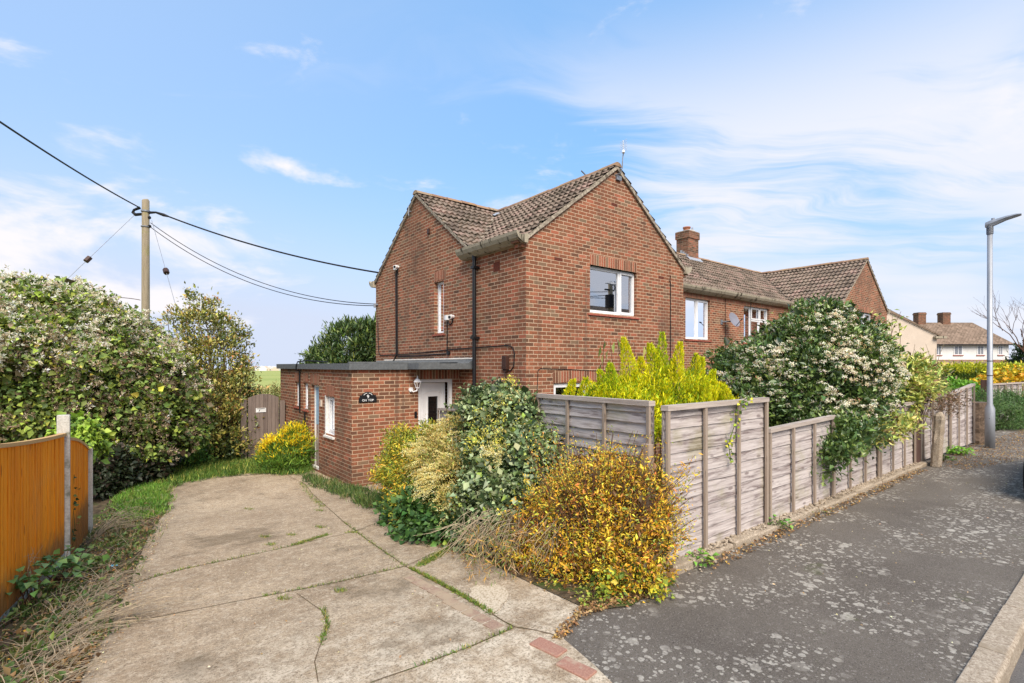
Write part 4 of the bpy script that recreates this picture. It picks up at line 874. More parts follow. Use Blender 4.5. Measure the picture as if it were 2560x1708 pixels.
# wooden side gate between hedge and extension
R = thing('garden_gate', (3.2, 14.4, -2.45), 'weathered grey arched garden gate with a small white notice, left of the extension', 'gate')
gx0, gx1 = 2.78, 3.52; n_ = 8
top = lambda x: -.83 + .10 * (1 - ((x - (gx0 + gx1) / 2) / ((gx1 - gx0) / 2)) ** 2)
m = MB()
for i in range(n_):
    a, b = gx0 + (gx1 - gx0) * i / n_, gx0 + (gx1 - gx0) * (i + 1) / n_ - .006; j = random.uniform(0, .005)
    m.prism([(a, -2.42), (b, -2.42), (b, top(b)), (a, top(a))], 'y', 14.38 - j, 14.41)
m.build('gate_boards', 'gate_wood', R)
m = MB(); m.box(gx0 + .01, gx1 - .01, 14.412, 14.44, -1.05, -.96); m.box(gx0 + .01, gx1 - .01, 14.412, 14.44, -2.2, -2.1); m.build('rail', 'gate_wood', R)
m = MB(); m.box(gx1 + .02, gx1 + .14, 14.36, 14.46, -2.6, -.92); m.build('gate_post', 'gate_wood', R); m = MB(); m.box(gx0 - .16, gx0 - .03, 14.38, 14.48, -2.6, -.86); m.build('gate_post', 'gate_wood', R)
m = MB(); m.box(2.96, 3.20, 14.362, 14.37, -1.20, -1.09); m.build('notice', 'sign_white', R); m = MB(); m.box(2.98, 3.17, 14.360, 14.3615, -1.115, -1.103); m.prism([(3.02, -1.18), (3.035, -1.18), (3.06, -1.13), (3.045, -1.13)], 'y', 14.360, 14.3615); m.build('notice_print', 'black_plastic', R)

# ------------------------------------------------------------ telegraph pole, wires, lamp
PB = at(334, 0, 17.5); px_, py_ = PB.x, PB.y
R = thing('telegraph_pole', (px_, py_, -2.6), 'weathered wooden telegraph pole rising behind the clematis thicket', 'pole')
m = MB(); m.tube([(px_, py_, -2.6), (px_, py_, 2), (px_, py_, 5.68), (px_ - .01, py_, 5.72)], [.145, .12, .11, .09], 14); m.build('pole', 'pole_wood', R, smooth=True)
W1 = Vector((px_, py_, 5.22)); rv = Vector((*Rv, 0)); fv = Vector((*Fv, 0))
m = MB(); m.tube([W1 - rv * .12, W1 - rv * .35 + Vector((0, 0, -.02)), W1 - rv * .44 + Vector((0, 0, .06)), W1 - rv * .40 + Vector((0, 0, .14)), W1 - rv * .2 + Vector((0, 0, .22))], [.05, .055, .05, .04, .05], 8)
m.tube([W1 + rv * .12 + Vector((0, 0, .05)), W1 + rv * .35 + Vector((0, 0, .06)), W1 + rv * .62 + Vector((0, 0, -.03)), W1 + rv * .78 + Vector((0, 0, -.08))], [.05, .035, .055, .03], 8)
m.tube([W1 + rv * .10 + Vector((0, 0, -.12)), W1 + rv * .16 + Vector((0, 0, -.12))], .05, 6); m.tube([W1 + rv * .10 + Vector((0, 0, -.42)), W1 + rv * .17 + Vector((0, 0, -.42))], .05, 6); m.build('cable_terminal', 'cable', R)
m = MB(); m.tube([W1 + Vector((0, 0, .12)), W1 + Vector((0, 0, .07))], .14, 14); m.tube([W1 + Vector((0, 0, -.42)), W1 + Vector((0, 0, -.45))], .14, 14); m.build('pole_band', 'steel_dark', R)
def wire(name, a, b, sag, r, label, group='overhead cables from the telegraph pole', n_=28, m='cable'):
    a, b = Vector(a), Vector(b); mb = MB(); mb.tube([a.lerp(b, i / n_) - Vector((0, 0, sag * 4 * (i / n_) * (1 - i / n_))) for i in range(n_ + 1)], r, 6)
    return tag(mb.build(name, m, origin=a), label, 'cable', group)
wire('overhead_cable', W1 - rv * .2 + Vector((0, 0, .22)), at(-150, 178, 9), .10, .022, 'thick twisted black cable climbing to the left edge of the photo')
wire('overhead_cable', W1 + rv * .78 + Vector((0, 0, -.08)), at(875, 627, 16.0), .20, .026, 'thickest black cable dropping from the pole to the roof edge of the house')
wire('overhead_cable', W1 + rv * .17 + Vector((0, 0, -.30)), at(858, 698, 15.0), .62, .012, 'upper of the two thin black wires sagging to the wall bracket')
wire('overhead_cable', W1 + rv * .17 + Vector((0, 0, -.45)), at(860, 702, 15.0), .66, .012, 'lower of the two thin black wires sagging to the wall bracket')
b_ = at(860, 699, 15.0); m = MB(); m.tube([b_, b_ + Vector((.25, -.15, .0))], .02, 6); m.tube([b_ + Vector((0, 0, -.09)), b_ + Vector((0, 0, .03))], .035, 6); m.build('cable_bracket', 'steel_dark', H9)
for (a, b, c, lb) in (((308, 494), (196, 600), (120, 673), 'guy wire with a black insulator running down to the left of the pole'), ((348, 506), (383, 640), (406, 712), 'guy wire with a black insulator running down to the right of the pole')):
    A, Bm, D = at(*a, 17.5), at(*b, 16.2), at(*c, 15.3); Bm = A.lerp(D, .60); R = thing('guy_wire', D, lb, 'cable', 'guy wires of the telegraph pole')
    m = MB(); e = D + (D - A) * .55; m.tube([A, e], .008, 5); m.build('wire', 'steel_dark', R)
    dd = (D - A).normalized(); m = MB(); m.tube([Bm - dd * .10, Bm - dd * .09, Bm + dd * .09, Bm + dd * .10], [.05, .085, .085, .05], 6); m.build('insulator', 'brown_plastic', R)
wire('bramble_shoot', at(205, 688, 12), at(322, 689, 13), -.06, .008, 'thin bare shoot reaching across to the telegraph pole', None, m='twig_brown')['category'] = 'plant'
# street lamp
LB = at(2272, 0, 11.2); lx, ly = LB.x, LB.y
R = thing('street_lamp', (lx, ly, -1.8), 'galvanised grey steel street lamp post at the end of the fence', 'street lamp')
m = MB(); m.tube([(lx, ly, -1.8), (lx, ly, -.94), (lx, ly, -.84), (lx, ly, 2.95)], [.086, .086, .050, .047], 20); m.build('column', 'steel', R, smooth=True)
m = MB()
for z_ in (-.22, .10): m.tube([(lx, ly, z_), (lx, ly, z_ + .015)], .054, 16)
m.tube([(lx + .088, ly - .02, -1.45), (lx - .0, ly - .092, -1.30), (lx - .088, ly, -1.15)], .006, 5); m.build('cable_tie', 'cable', R)
m = MB(); m.tube([(lx, ly, 2.90), (lx, ly, 3.08)], .060, 16); m.build('collar', 'steel_dark', R)
hd = Vector((.10, -1, 0)).normalized(); sd_ = Vector((hd.y, -hd.x, 0)); rows = []
for s, wd, z0, z1 in ((-.09, .05, 3.06, 3.16), (.0, .075, 3.05, 3.19), (.12, .09, 3.09, 3.21), (.30, .115, 3.16, 3.24), (.48, .115, 3.20, 3.255), (.56, .08, 3.215, 3.25)):
    s *= .88; wd *= .85; c_ = Vector((lx, ly, 0)) + hd * s; rows.append([c_ - sd_ * wd + Vector((0, 0, (z0 + z1) / 2)), c_ - sd_ * wd * .6 + Vector((0, 0, z1)), c_ + sd_ * wd * .6 + Vector((0, 0, z1)), c_ + sd_ * wd + Vector((0, 0, (z0 + z1) / 2)), c_ + sd_ * wd * .7 + Vector((0, 0, z0)), c_ - sd_ * wd * .7 + Vector((0, 0, z0))])
m.grid(rows, close=True); m.face(rows[0]); m.face(rows[-1]); m.build('lamp_head', 'steel', R); m = MB(); m.tube([Vector((lx, ly, 3.19)) + hd * .05, Vector((lx, ly, 3.24)) + hd * .05], .03, 8); m.build('light_sensor', 'steel_dark', R)
# pole and house across the street (seen mirrored in the upstairs window)
R = thing('telegraph_pole', (24.4, -5.9, -1.8), 'dark telegraph pole across the street mirrored in the upstairs window', 'pole')
m = MB(); m.tube([(24.4, -5.9, -1.8), (24.4, -5.9, 5.2)], [.17, .14], 10); m.build('pole', 'pole_wood', R)
m = MB(); m.tube([(24.4, -5.9, 3.6), (24.4, -5.9, 4.4)], .33, 10); m.tube([(23.9, -5.9, 4.7), (24.9, -5.9, 4.7)], .06, 6); m.tube([(24.4, -5.9, 2.8), (24.4, -5.9, 3.4)], .25, 8); m.build('cable_terminal', 'cable', R)
for k, (e, lb) in enumerate((((4, -9, 5.0), 'highest'), ((8, 8, 2.3), 'middle'), ((0, -2, 4.5), 'lowest'))):
    wire('overhead_cable', (24.4, -5.9, 4.6 - .2 * k), (e[0] - 10, e[1] - 14, e[2]), .4, .02, lb + ' cable on the pole across the street', 'cables across the street')
R = thing('brick_house', (38, -22, -1.8), 'brick house across the street mirrored in the upstairs window', 'house')
m = MB(); m.box(30, 48, -26, -18, -1.8, 3.2); m.build('wall', 'brick_far', R); m = MB(); m.prism([(-26.4, 3.2), (-17.6, 3.2), (-22, 6.4)], 'x', 29.7, 48.3); m.build('roof', 'roof_tile_far', R)

# ------------------------------------------------------------ houses down the street
def cam_rf(px, t):
    q = at(px, 840, t); return q
R = thing('rendered_house', cam_rf(2200, 50) + Vector((0, 0, -2.4)), 'cream rendered house whose blank gable end shows beside the farther brick gable', 'house')
t = 47.0; pR = at(2150, 0, t); dirw = -rv; zE = 2.95; sl_ = .50
def WP(u, d, z): q = pR + dirw * u + fv * d; return (q.x, q.y, z)
m = MB(); hw = 5.2
m.face([WP(0, 0, -2.6), WP(0, 0, zE), WP(hw, 0, zE + hw * sl_), WP(2 * hw, 0, zE), WP(2 * hw, 0, -2.6)]); m.face([WP(0, 0, -2.6), WP(0, 12, -2.6), WP(0, 12, zE), WP(0, 0, zE)]); m.build('wall', 'render_cream', R)
m = MB(); m.face([WP(-.1, -.006, -2.5), WP(3.4, -.006, -2.5), WP(3.4, -.006, -.2), WP(-.1, -.006, -.2)]); m.build('brick_base', 'brick_far', R)
m = MB(); tk = .22
m.face([WP(-.55, -.15, zE - .3 + .02), WP(hw, -.15, zE + hw * sl_ + .02), WP(hw, 12, zE + hw * sl_ + .02), WP(-.55, 12, zE - .28)]); m.face([WP(-.55, -.16, zE - .3), WP(hw, -.16, zE + hw * sl_), WP(hw, -.16, zE + hw * sl_ - tk), WP(-.55, -.16, zE - .3 - .08)]); m.face([WP(hw, -.15, zE + hw * sl_ + .02), WP(2 * hw + .5, -.15, zE - .3), WP(2 * hw + .5, 12, zE - .3), WP(hw, 12, zE + hw * sl_ + .02)])
m.build('roof', 'roof_tile_far', R); m = MB(); m.box(-.65, .35, -.35, -.05, zE - .42, zE - .22, T=WP); m.box(-.65, -.3, -.2, 12, zE - .42, zE - .26, T=WP); m.build('gutter', 'gutter_concrete', R)
# white semi with hipped roof
t = 70.0; pL = at(2142, 0, t); R = thing('rendered_house', at(2240, 840, t + 4) + Vector((0, 0, -2.5)), 'white upper storey house with a hipped tiled roof and two chimneys farthest down the street', 'house')
def FP(u, d, z): q = pL + rv * u + fv * d; return (q.x, q.y, z)
WdF = 10.4; zb_, zm_, ze_, zr_ = -2.6, .85, 3.05, 6.3
m = MB(); m.box(0, WdF, 0, 8, zm_, ze_, T=FP); m.build('wall', 'render_white', R); m = MB(); m.box(-.02, WdF + .02, -.02, 8, zb_, zm_ + .0, T=FP); m.build('lower_wall', 'brick_far', R)
m = MB(); m.face([FP(-4, -.5, ze_ - .1), FP(WdF + .4, -.5, ze_ - .1), FP(WdF - 1.4, 4, zr_), FP(-4, 4, zr_)]); m.face([FP(WdF + .4, -.5, ze_ - .1), FP(WdF + .4, 8.5, ze_ - .1), FP(WdF - 1.4, 4, zr_)]); m.face([FP(WdF + .4, 8.5, ze_ - .1), FP(-4, 8.5, ze_ - .1), FP(-4, 4, zr_), FP(WdF - 1.4, 4, zr_)]); m.build('roof', 'roof_tile_far', R)
m = MB(); m.box(-4, WdF + .45, -.62, -.5, ze_ - .22, ze_ - .08, T=FP); m.box(0, 7.0, -1.3, -.02, -.10, .12, T=FP); m.build('gutter', 'black_plastic', R)
m = MB(); m.prism([(-1.3, .121), (-.021, .75), (-.021, .121)], 'x', 0, 7.0); m.v = [FP(a, b, c) for a, b, c in m.v]; m.build('porch_roof', 'roof_tile_far', R)
for u in (1.4, 4.95):
    m = MB(); m.box(u - .55, u + .55, 3.6, 4.6, 4.8, 7.75, T=FP); m.box(u - .61, u + .61, 3.55, 4.65, 7.42, 7.62, T=FP); m.build('chimney', 'brick_dark', R)
for u in (1.05, 4.9, 9.3, 12.6 - 2.2):
    pass
for u, wd in ((.75, .85), (3.3, 1.2), (6.5, .95), (9.4, .65)):
    m = MB(); m.box(u - .5 + .0, u - .5 + wd, -.06, -.01, 1.5, 2.8, T=FP); o = m.build('window', 'upvc', R)
    m = MB(); m.box(u - .5 + .12, u - .5 + wd * .5 - .05, -.08, -.061, 1.62, 2.68, T=FP); m.box(u - .5 + wd * .5 + .05, u - .5 + wd - .12, -.08, -.061, 1.62, 2.68, T=FP); m.build('pane', 'steel_dark', o)
    m = MB(); m.box(u - .6, u - .4 + wd, -.12, -.01, 1.40, 1.5, T=FP); m.build('sill', 'clay_sill', o)
# village on the horizon beyond the field
for k in range(34):
    px = 560 + k * 3.6 + random.uniform(-1.5, 1.5); t = random.uniform(560, 640); q = at(px, 840, t); h = random.uniform(2.2, 3.6); wd = random.uniform(6, 13); zb = G(q.y)
    lb = 'tiny pale house in the distant row beyond the green field'; R = MB(); R.prism([(q.x - wd / 2, zb - .5), (q.x + wd / 2, zb - .5), (q.x + wd / 2, zb + h), (q.x, zb + h + 2.4), (q.x - wd / 2, zb + h)], 'y', q.y, q.y + 8)
    tag(R.build('distant_house', random.choice(['render_white', 'brick_far', 'render_cream', 'roof_tile_far']), origin=(q.x, q.y, zb)), lb, 'house', 'houses on the horizon')

# ------------------------------------------------------------ parked car just entering at the right edge
cx, cy = 9.45, .22; R = thing('parked_car', (11.6, .22, -1.92), 'dark car at the right edge of the photo, only its front tyre showing', 'car')
secs = [(0, .62, .35, .62), (.12, .76, .22, .74), (.6, .84, .20, .84), (1.15, .87, .20, .93), (1.9, .88, .20, 1.0), (3.0, .88, .20, 1.0), (3.7, .86, .22, .96), (4.05, .74, .35, .80)]
m = MB(); rows = [[(cx + x, cy + s * wd * k, -1.93 + z) for s, k, z in ((-1, .9, z0), (-1, 1, z0 + .2), (-1, .98, z1 - .1), (-1, .86, z1), (1, .86, z1), (1, .98, z1 - .1), (1, 1, z0 + .2), (1, .9, z0))] for x, wd, z0, z1 in secs]
m.grid(rows, close=True); m.face(rows[0]); m.face(rows[-1]); m.build('body', 'car_paint', R, smooth=False, bevel=.02)
m = MB(); secs = [(1.2, .72, .92, .94), (1.8, .62, .95, 1.40), (2.7, .62, .95, 1.45), (3.4, .58, .95, 1.36), (3.85, .62, .9, .92)]
rows = [[(cx + x, cy + s * wd * k, -1.93 + z) for s, k, z in ((-1, 1.15, z0), (-1, 1, z1), (1, 1, z1), (1, 1.15, z0))] for x, wd, z0, z1 in secs]; m.grid(rows, close=True); m.build('cabin_glass', 'glass', R)
m = MB(); m.box(cx + 1.85, cx + 3.2, cy - .58, cy + .58, -1.93 + 1.42, -1.93 + 1.47); m.build('roof', 'car_paint', R, bevel=.02)
for wx in (.62, 3.2):
    for s in (-1, 1):
        c_ = Vector((cx + wx, cy + s * .80, -1.93 + .31 + (.10 if s > 0 else 0))); m = MB(); m.tube([c_ - Vector((0, .10, 0)), c_ - Vector((0, .085, 0)), c_ + Vector((0, .085, 0)), c_ + Vector((0, .10, 0))], [.28, .31, .31, .28], 28); wh = m.build('wheel', 'rubber', R); m = MB(); m.tube([c_ + Vector((0, s * .095, 0)), c_ + Vector((0, s * .108, 0))], .19, 20); m.build('rim', 'alloy', wh)
for s in (-1, 1): m = MB(); m.box(cx + .02, cx + .12, cy + s * .55 - .14, cy + s * .55 + .14, -1.93 + .55, -1.93 + .68); m.build('headlight', 'glass', R)

# ------------------------------------------------------------ vegetation
RB = np.array([[Rv[0], Rv[1], 0], [Fv[0], Fv[1], 0], [0, 0, 1.0]])
def unit(a): return a / np.maximum(np.linalg.norm(a, axis=-1, keepdims=True), 1e-9)
def leaf_mesh(name, m, parent, P, D, N, L, Wd, col, fold=.12, origin=None):
    """one folded blade per point: P base, D direction, N facing, L length, Wd width"""
    n_ = len(P); b = base_of(parent) if parent is not None else (Vector(origin) if origin is not None else Vector((0, 0, -CZ)))
    D = unit(D); Sd = unit(np.cross(D, N)); Nn = np.cross(Sd, D); L = np.broadcast_to(L, (n_,))[:, None]; Wd = np.broadcast_to(Wd, (n_,))[:, None]
    V = np.empty((n_, 4, 3)); V[:, 0] = P; V[:, 1] = P + D * L * .45 + Sd * Wd / 2 + Nn * Wd * fold * 2; V[:, 2] = P + D * L - Nn * L * fold; V[:, 3] = P + D * L * .45 - Sd * Wd / 2 + Nn * Wd * fold * 2
    V = V.reshape(-1, 3) - np.array(b); me = bpy.data.meshes.new(name); me.vertices.add(4 * n_); me.vertices.foreach_set('co', V.ravel())
    idx = np.arange(n_)[:, None] * 4 + np.array([[0, 1, 2, 0, 2, 3]]); me.loops.add(6 * n_); me.loops.foreach_set('vertex_index', idx.ravel().astype(np.int32))
    me.polygons.add(2 * n_); me.polygons.foreach_set('loop_start', (np.arange(2 * n_) * 3).astype(np.int32)); me.update(calc_edges=True)
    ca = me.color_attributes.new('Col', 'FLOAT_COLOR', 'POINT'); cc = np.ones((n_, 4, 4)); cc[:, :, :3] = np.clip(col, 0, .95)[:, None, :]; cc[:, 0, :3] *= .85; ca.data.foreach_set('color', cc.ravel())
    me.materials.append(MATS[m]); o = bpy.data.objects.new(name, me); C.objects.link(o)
    if parent is not None: o.parent = parent
    else: o.location = (b[0], b[1], b[2] + CZ)
    return o
LG = 1.45
def palette(pal, n_, cl=None, keep=.6, jit=.2):
    w_ = np.array([p[1] for p in pal], float); w_ /= w_.sum(); cols = np.array([p[0] for p in pal], float)
    k = rng.choice(len(pal), n_, p=w_)
    if cl is not None:
        kc = rng.choice(len(pal), cl.max() + 1, p=w_)[cl]; k = np.where(rng.random(n_) < keep, kc, k)
    return LG * cols[k] * np.exp(rng.normal(0, jit, (n_, 1))) * np.exp(rng.normal(0, .06, (n_, 3)))
def bl(b):
    x, y, t, rx, ry = b[:5]; rd = b[5] if len(b) > 5 else rx * t / 1168
    return np.array(at(x, y, t)), np.array([rx * t / 1168, rd, ry * t / 1168])
LOBES = {}
def lobes(blobs, dens=1.0, size=.24):
    """the big uneven clumps of a crown: smaller ellipsoids set over the surface of its blobs"""
    key = (tuple(tuple(b) for b in blobs), size)
    if key in LOBES: return LOBES[key]
    B = [bl(b) for b in blobs]; out = []
    for i, (c, r) in enumerate(B):
        m_ = float(np.cbrt(r.prod())); s = size * m_ + .035; n_ = int(dens * 2.2 * (r[0] * r[2] + r[0] * r[1] + r[1] * r[2]) / (s * s)); n_ = min(n_, 160)
        for d in unit(rng.normal(size=(n_, 3))):
            if d[2] < -.75: continue
            v_ = c + d * 1.3; p = c + (d * r * rng.uniform(.62, .90) * (1 + .30 * mnoise.noise(Vector(v_) * 1.6 / max(.5, m_)))) @ RB
            if any(np.linalg.norm(((p - c2) @ RB.T) / r2) < .62 for k, (c2, r2) in enumerate(B) if k != i): continue
            q = s * rng.uniform(.6, 1.35); out.append((p, q * rng.uniform(.8, 1.3), q * rng.uniform(.7, 1.1), unit(((d / r) @ RB))))
    LOBES[key] = (np.array([o[0] for o in out]), np.array([[o[1], o[1], o[2]] for o in out]), np.array([o[3] for o in out])); return LOBES[key]
def sample(blobs, n_, shell=(.80, 1.04), inner=.2, low=-.9, sep=.72, size=.24, plain=False):
    B = [bl(b) for b in blobs]; P, O, tries = [], [], 0
    if plain or shell[1] < .9:
        ar = np.array([r[0] * r[2] + r[0] * r[1] + r[1] * r[2] for _, r in B]); ar /= ar.sum()
        while len(P) < n_ and tries < 60:
            tries += 1; k = rng.choice(len(B), n_ * 2, p=ar); d = unit(rng.normal(size=(n_ * 2, 3))); d = d[(d[:, 2] > low)]; k = k[:len(d)]
            f = rng.uniform(*shell, len(d)); Cc = np.array([b[0] for b in B])[k]; Rr = np.array([b[1] for b in B])[k]; p = Cc + (d * f[:, None] * Rr) @ RB
            ok = p[:, 2] > np.array([G(y) for y in p[:, 1]]) + .01
            P += list(p[ok]); O += list(unit(((d / Rr) @ RB))[ok])
        return np.array(P[:n_]), np.array(O[:n_])
    Lc, Lr, Lo = lobes(blobs, size=size); pw = Lr[:, 0] ** 2; pw = pw / pw.sum()
    while len(P) < n_ and tries < 60:
        tries += 1; k = rng.choice(len(Lc), n_ * 2, p=pw); d = unit(rng.normal(size=(n_ * 2, 3)) + Lo[k] * .45); f = rng.uniform(shell[0], shell[1], len(d)); f = np.where(rng.random(len(d)) < inner, rng.uniform(.1, shell[0], len(d)), f)
        p = Lc[k] + d * f[:, None] * Lr[k]; ok = (p[:, 2] > np.array([G(y) for y in p[:, 1]]) + .01) & (d[:, 2] > low)
        for c, r in B: ok &= np.linalg.norm(((p - c) @ RB.T) / r, axis=1) > sep
        P += list(p[ok]); O += list(unit(d + Lo[k] * .5)[ok])
    return np.array(P[:n_]), np.array(O[:n_])
def clumps(blobs, ncl, nlf, clr, L, pal, up=.35, outw=.8, rand=.8, asp=.5, keep=.6, jit=.2, **kw):
    Pc, Oc = sample(blobs, ncl, **kw); cl = np.repeat(np.arange(len(Pc)), nlf); n_ = len(cl); off = rng.normal(size=(n_, 3)) * clr * np.array([1, 1, .8]); P = Pc[cl] + off
    D = Oc[cl] * outw + unit(rng.normal(size=(n_, 3))) * rand + np.array([0, 0, up]); N = Oc[cl] * .7 + rng.normal(size=(n_, 3)) * .45 + np.array([0, 0, .6])
    g = np.array([G(y) for y in P[:, 1]]) + .01; P[:, 2] = np.maximum(P[:, 2], g)
    Ls = L * np.clip(np.exp(rng.normal(-.08, .38, n_)), .35, 2.0); return P, D, N, Ls, Ls * asp * rng.uniform(.8, 1.2, n_), palette(pal, n_, cl, keep, jit)
def stems(parent, name, m, base, tips, r0=.02, r1=.004, bow=.12, n=4, nseg=5):
    mb = MB(); base = Vector(base)
    for t in tips:
        t = Vector(t); b = base + Vector((random.uniform(-.1, .1), random.uniform(-.1, .1), 0)) * min(1, (t - base).length); mid = Vector((random.uniform(-1, 1), random.uniform(-1, 1), random.uniform(0, 1))) * bow * (t - b).length
        mb.tube([b.lerp(t, i / nseg) + mid * 4 * (i / nseg) * (1 - i / nseg) * .5 for i in range(nseg + 1)], [r0 + (r1 - r0) * i / nseg for i in range(nseg + 1)], n, cap=False)
    return mb.build(name, m, parent)
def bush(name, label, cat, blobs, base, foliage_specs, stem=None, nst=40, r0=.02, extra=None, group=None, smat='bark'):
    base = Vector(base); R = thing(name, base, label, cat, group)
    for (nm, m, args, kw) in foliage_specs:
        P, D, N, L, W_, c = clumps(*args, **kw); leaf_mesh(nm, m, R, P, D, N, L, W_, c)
    tips, _ = sample(blobs, nst, shell=(.75, 1.0), inner=0); stems(R, stem or 'stems', smat, base, tips, r0)
    return R
# palettes
CLEM = [((.075, .115, .028), 4.5), ((.16, .22, .050), 4), ((.29, .35, .065), 2.2), ((.42, .40, .07), .35), ((.20, .15, .09), 1)]
# 1 clematis thicket
cb = [(60, 850, 10.2, 190, 190, 1.6), (-120, 850, 10.2, 200, 180, 1.6), (205, 870, 10.8, 180, 142, 1.7), (325, 905, 11.0, 100, 105, 1.4), (365, 980, 11.0, 66, 84, 1.0), (100, 960, 10.6, 220, 120, 1.3), (285, 975, 11.2, 110, 85, 1.2), (-40, 730, 10.4, 140, 75, 1.2), (100, 725, 10.5, 130, 66, 1.1), (245, 785, 11, 100, 56, 1.1), (-60, 1010, 10.6, 200, 120, 1.4)]
base = at(150, 1130, 10.8); base.z = G(base.y)
R = bush('clematis', 'huge clematis thicket covered in fluffy grey seed heads behind the orange fence', 'shrub', cb, base,
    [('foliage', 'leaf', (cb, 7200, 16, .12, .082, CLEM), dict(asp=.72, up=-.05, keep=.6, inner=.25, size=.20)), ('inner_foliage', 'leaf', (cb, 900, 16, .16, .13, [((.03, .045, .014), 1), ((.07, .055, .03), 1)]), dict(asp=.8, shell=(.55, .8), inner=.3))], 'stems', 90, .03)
# fluffy seed heads in patches
Pc, Oc = sample(cb, 6200, shell=(1.0, 1.2), inner=0, low=-.5, size=.20); pm = np.array([mnoise.noise(Vector(p) * 1.3) for p in Pc]) + .22 * (Oc[:, 2]); Pc, Oc = Pc[pm > -.22], Oc[pm > -.22]
def puffs(Pc, Oc, per, spread, rad, pal, m='petal', parent=None, name='seed_heads', asp=.35, nh=5):
    n1 = len(Pc); k = np.repeat(np.arange(n1), nh); Q = Pc[k] + rng.normal(size=(len(k), 3)) * spread + Oc[k] * .03; kk = np.repeat(np.arange(len(Q)), per); d = unit(rng.normal(size=(len(kk), 3)) + Oc[k][kk] * .5)
    L = rad * rng.uniform(.7, 1.3, len(kk)); leaf_mesh(name, m, parent, Q[kk] + d * rad * .15, d, unit(rng.normal(size=d.shape)), L, L * asp, palette(pal, len(kk), k[kk], .8, .16), .1)
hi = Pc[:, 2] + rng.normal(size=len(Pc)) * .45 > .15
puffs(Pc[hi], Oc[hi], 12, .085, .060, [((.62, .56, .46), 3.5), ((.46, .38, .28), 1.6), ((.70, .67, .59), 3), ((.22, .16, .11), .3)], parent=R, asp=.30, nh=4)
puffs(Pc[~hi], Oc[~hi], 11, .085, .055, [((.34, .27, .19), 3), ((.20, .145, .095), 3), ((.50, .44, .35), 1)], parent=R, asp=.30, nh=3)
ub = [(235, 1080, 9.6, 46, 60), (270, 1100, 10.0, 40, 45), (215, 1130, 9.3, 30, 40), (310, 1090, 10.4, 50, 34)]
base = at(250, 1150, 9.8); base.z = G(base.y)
bush('shade_leaves', 'dark tangled undergrowth in the gap between the orange fence and the clematis thicket', 'shrub', ub, base, [('foliage', 'leaf', (ub, 520, 16, .10, .07, [((.018, .026, .010), 3), ((.04, .03, .02), 1)]), dict(asp=.7, up=-.1))], nst=30, r0=.01)  # leaves coloured near black so the gap reads as deep shade
# 2 holly-like tree
tb = [(468, 770, 13.2, 48, 60), (500, 830, 13.2, 58, 66), (455, 850, 13, 52, 66), (525, 900, 13.2, 50, 52), (480, 930, 13, 72, 76), (510, 1000, 13, 56, 66), (425, 1000, 12.6, 60, 80), (545, 765, 13.2, 20, 13), (412, 728, 13.2, 28, 14), (446, 686, 13.2, 10, 30), (490, 704, 13.2, 18, 13), (520, 740, 13.2, 22, 14), (430, 755, 13.2, 24, 16), (555, 845, 13.2, 20, 14), (470, 715, 13.2, 20, 20)]
HOL = [((.09, .11, .028), 4), ((.22, .22, .05), 3), ((.40, .34, .09), 2.2), ((.30, .16, .05), .8)]
base = at(480, 1075, 13.1); base.z = G(base.y)
bush('holly_tree', 'olive and yellow leaved evergreen tree between the clematis thicket and the field', 'tree', tb, base, [('foliage', 'leaf_gloss', (tb, 1500, 14, .085, .07, HOL), dict(asp=.5, up=.7, sep=.4, inner=.3, shell=(.8, 1.2)))], 'branches', 90, .05)
sb = [(395, 1020, 11.8, 55, 60), (430, 1050, 12.2, 40, 40), (445, 990, 12.6, 40, 50)]
base = at(420, 1085, 12); base.z = G(base.y)
bush('fern_shrub', 'bright green feathery shrub at the foot of the clematis thicket', 'shrub', sb, base, [('foliage', 'leaf', (sb, 330, 16, .08, .09, [((.07, .17, .035), 3), ((.16, .27, .05), 1)]), dict(asp=.22))], nst=20, r0=.01, smat='green_stem')
db = [(545, 1010, 13.4, 40, 60), (560, 950, 13.8, 34, 60), (520, 1050, 13.0, 45, 30)]
base = at(545, 1065, 13.6); base.z = G(base.y)
bush('dark_shrub', 'dark leaved shrub against the left side of the garden gate', 'shrub', db, base, [('foliage', 'leaf', (db, 420, 15, .09, .07, [((.03, .05, .015), 3), ((.10, .12, .03), 1)]), dict(asp=.5))], nst=20, r0=.012)
# hedge beyond the gate
hb = [(600, 915, 19, 40, 18), (640, 912, 19, 40, 22), (560, 925, 19, 40, 22), (680, 915, 20, 40, 20)]
base = at(620, 925, 19); base.z = G(base.y)
bush('field_hedge', 'straggly brown and green hedge along the near edge of the field beyond the gate', 'hedge', hb, base, [('foliage', 'leaf', (hb, 380, 12, .12, .08, [((.20, .19, .06), 2), ((.34, .25, .12), 1), ((.10, .13, .03), 1)]), dict(asp=.5))], nst=60, r0=.015)
# 3 evergreen behind the extension
eb = [(800, 800, 18.5, 60, 52), (845, 790, 18.5, 45, 55), (760, 815, 18.5, 42, 30), (730, 825, 18.5, 24, 20), (822, 770, 18.5, 28, 28), (880, 800, 18.7, 50, 60), (800, 860, 18.5, 90, 50)]
base = at(810, 1000, 18.6); base.z = G(base.y)
bush('evergreen_tree', 'dark green evergreen rising behind the flat extension roof', 'tree', eb, base, [('foliage', 'leaf_gloss', (eb, 1500, 13, .12, .15, [((.035, .065, .02), 4), ((.08, .12, .035), 3), ((.18, .23, .05), .8)]), dict(asp=.28, up=1.0, sep=.5))], 'branches', 60, .05)
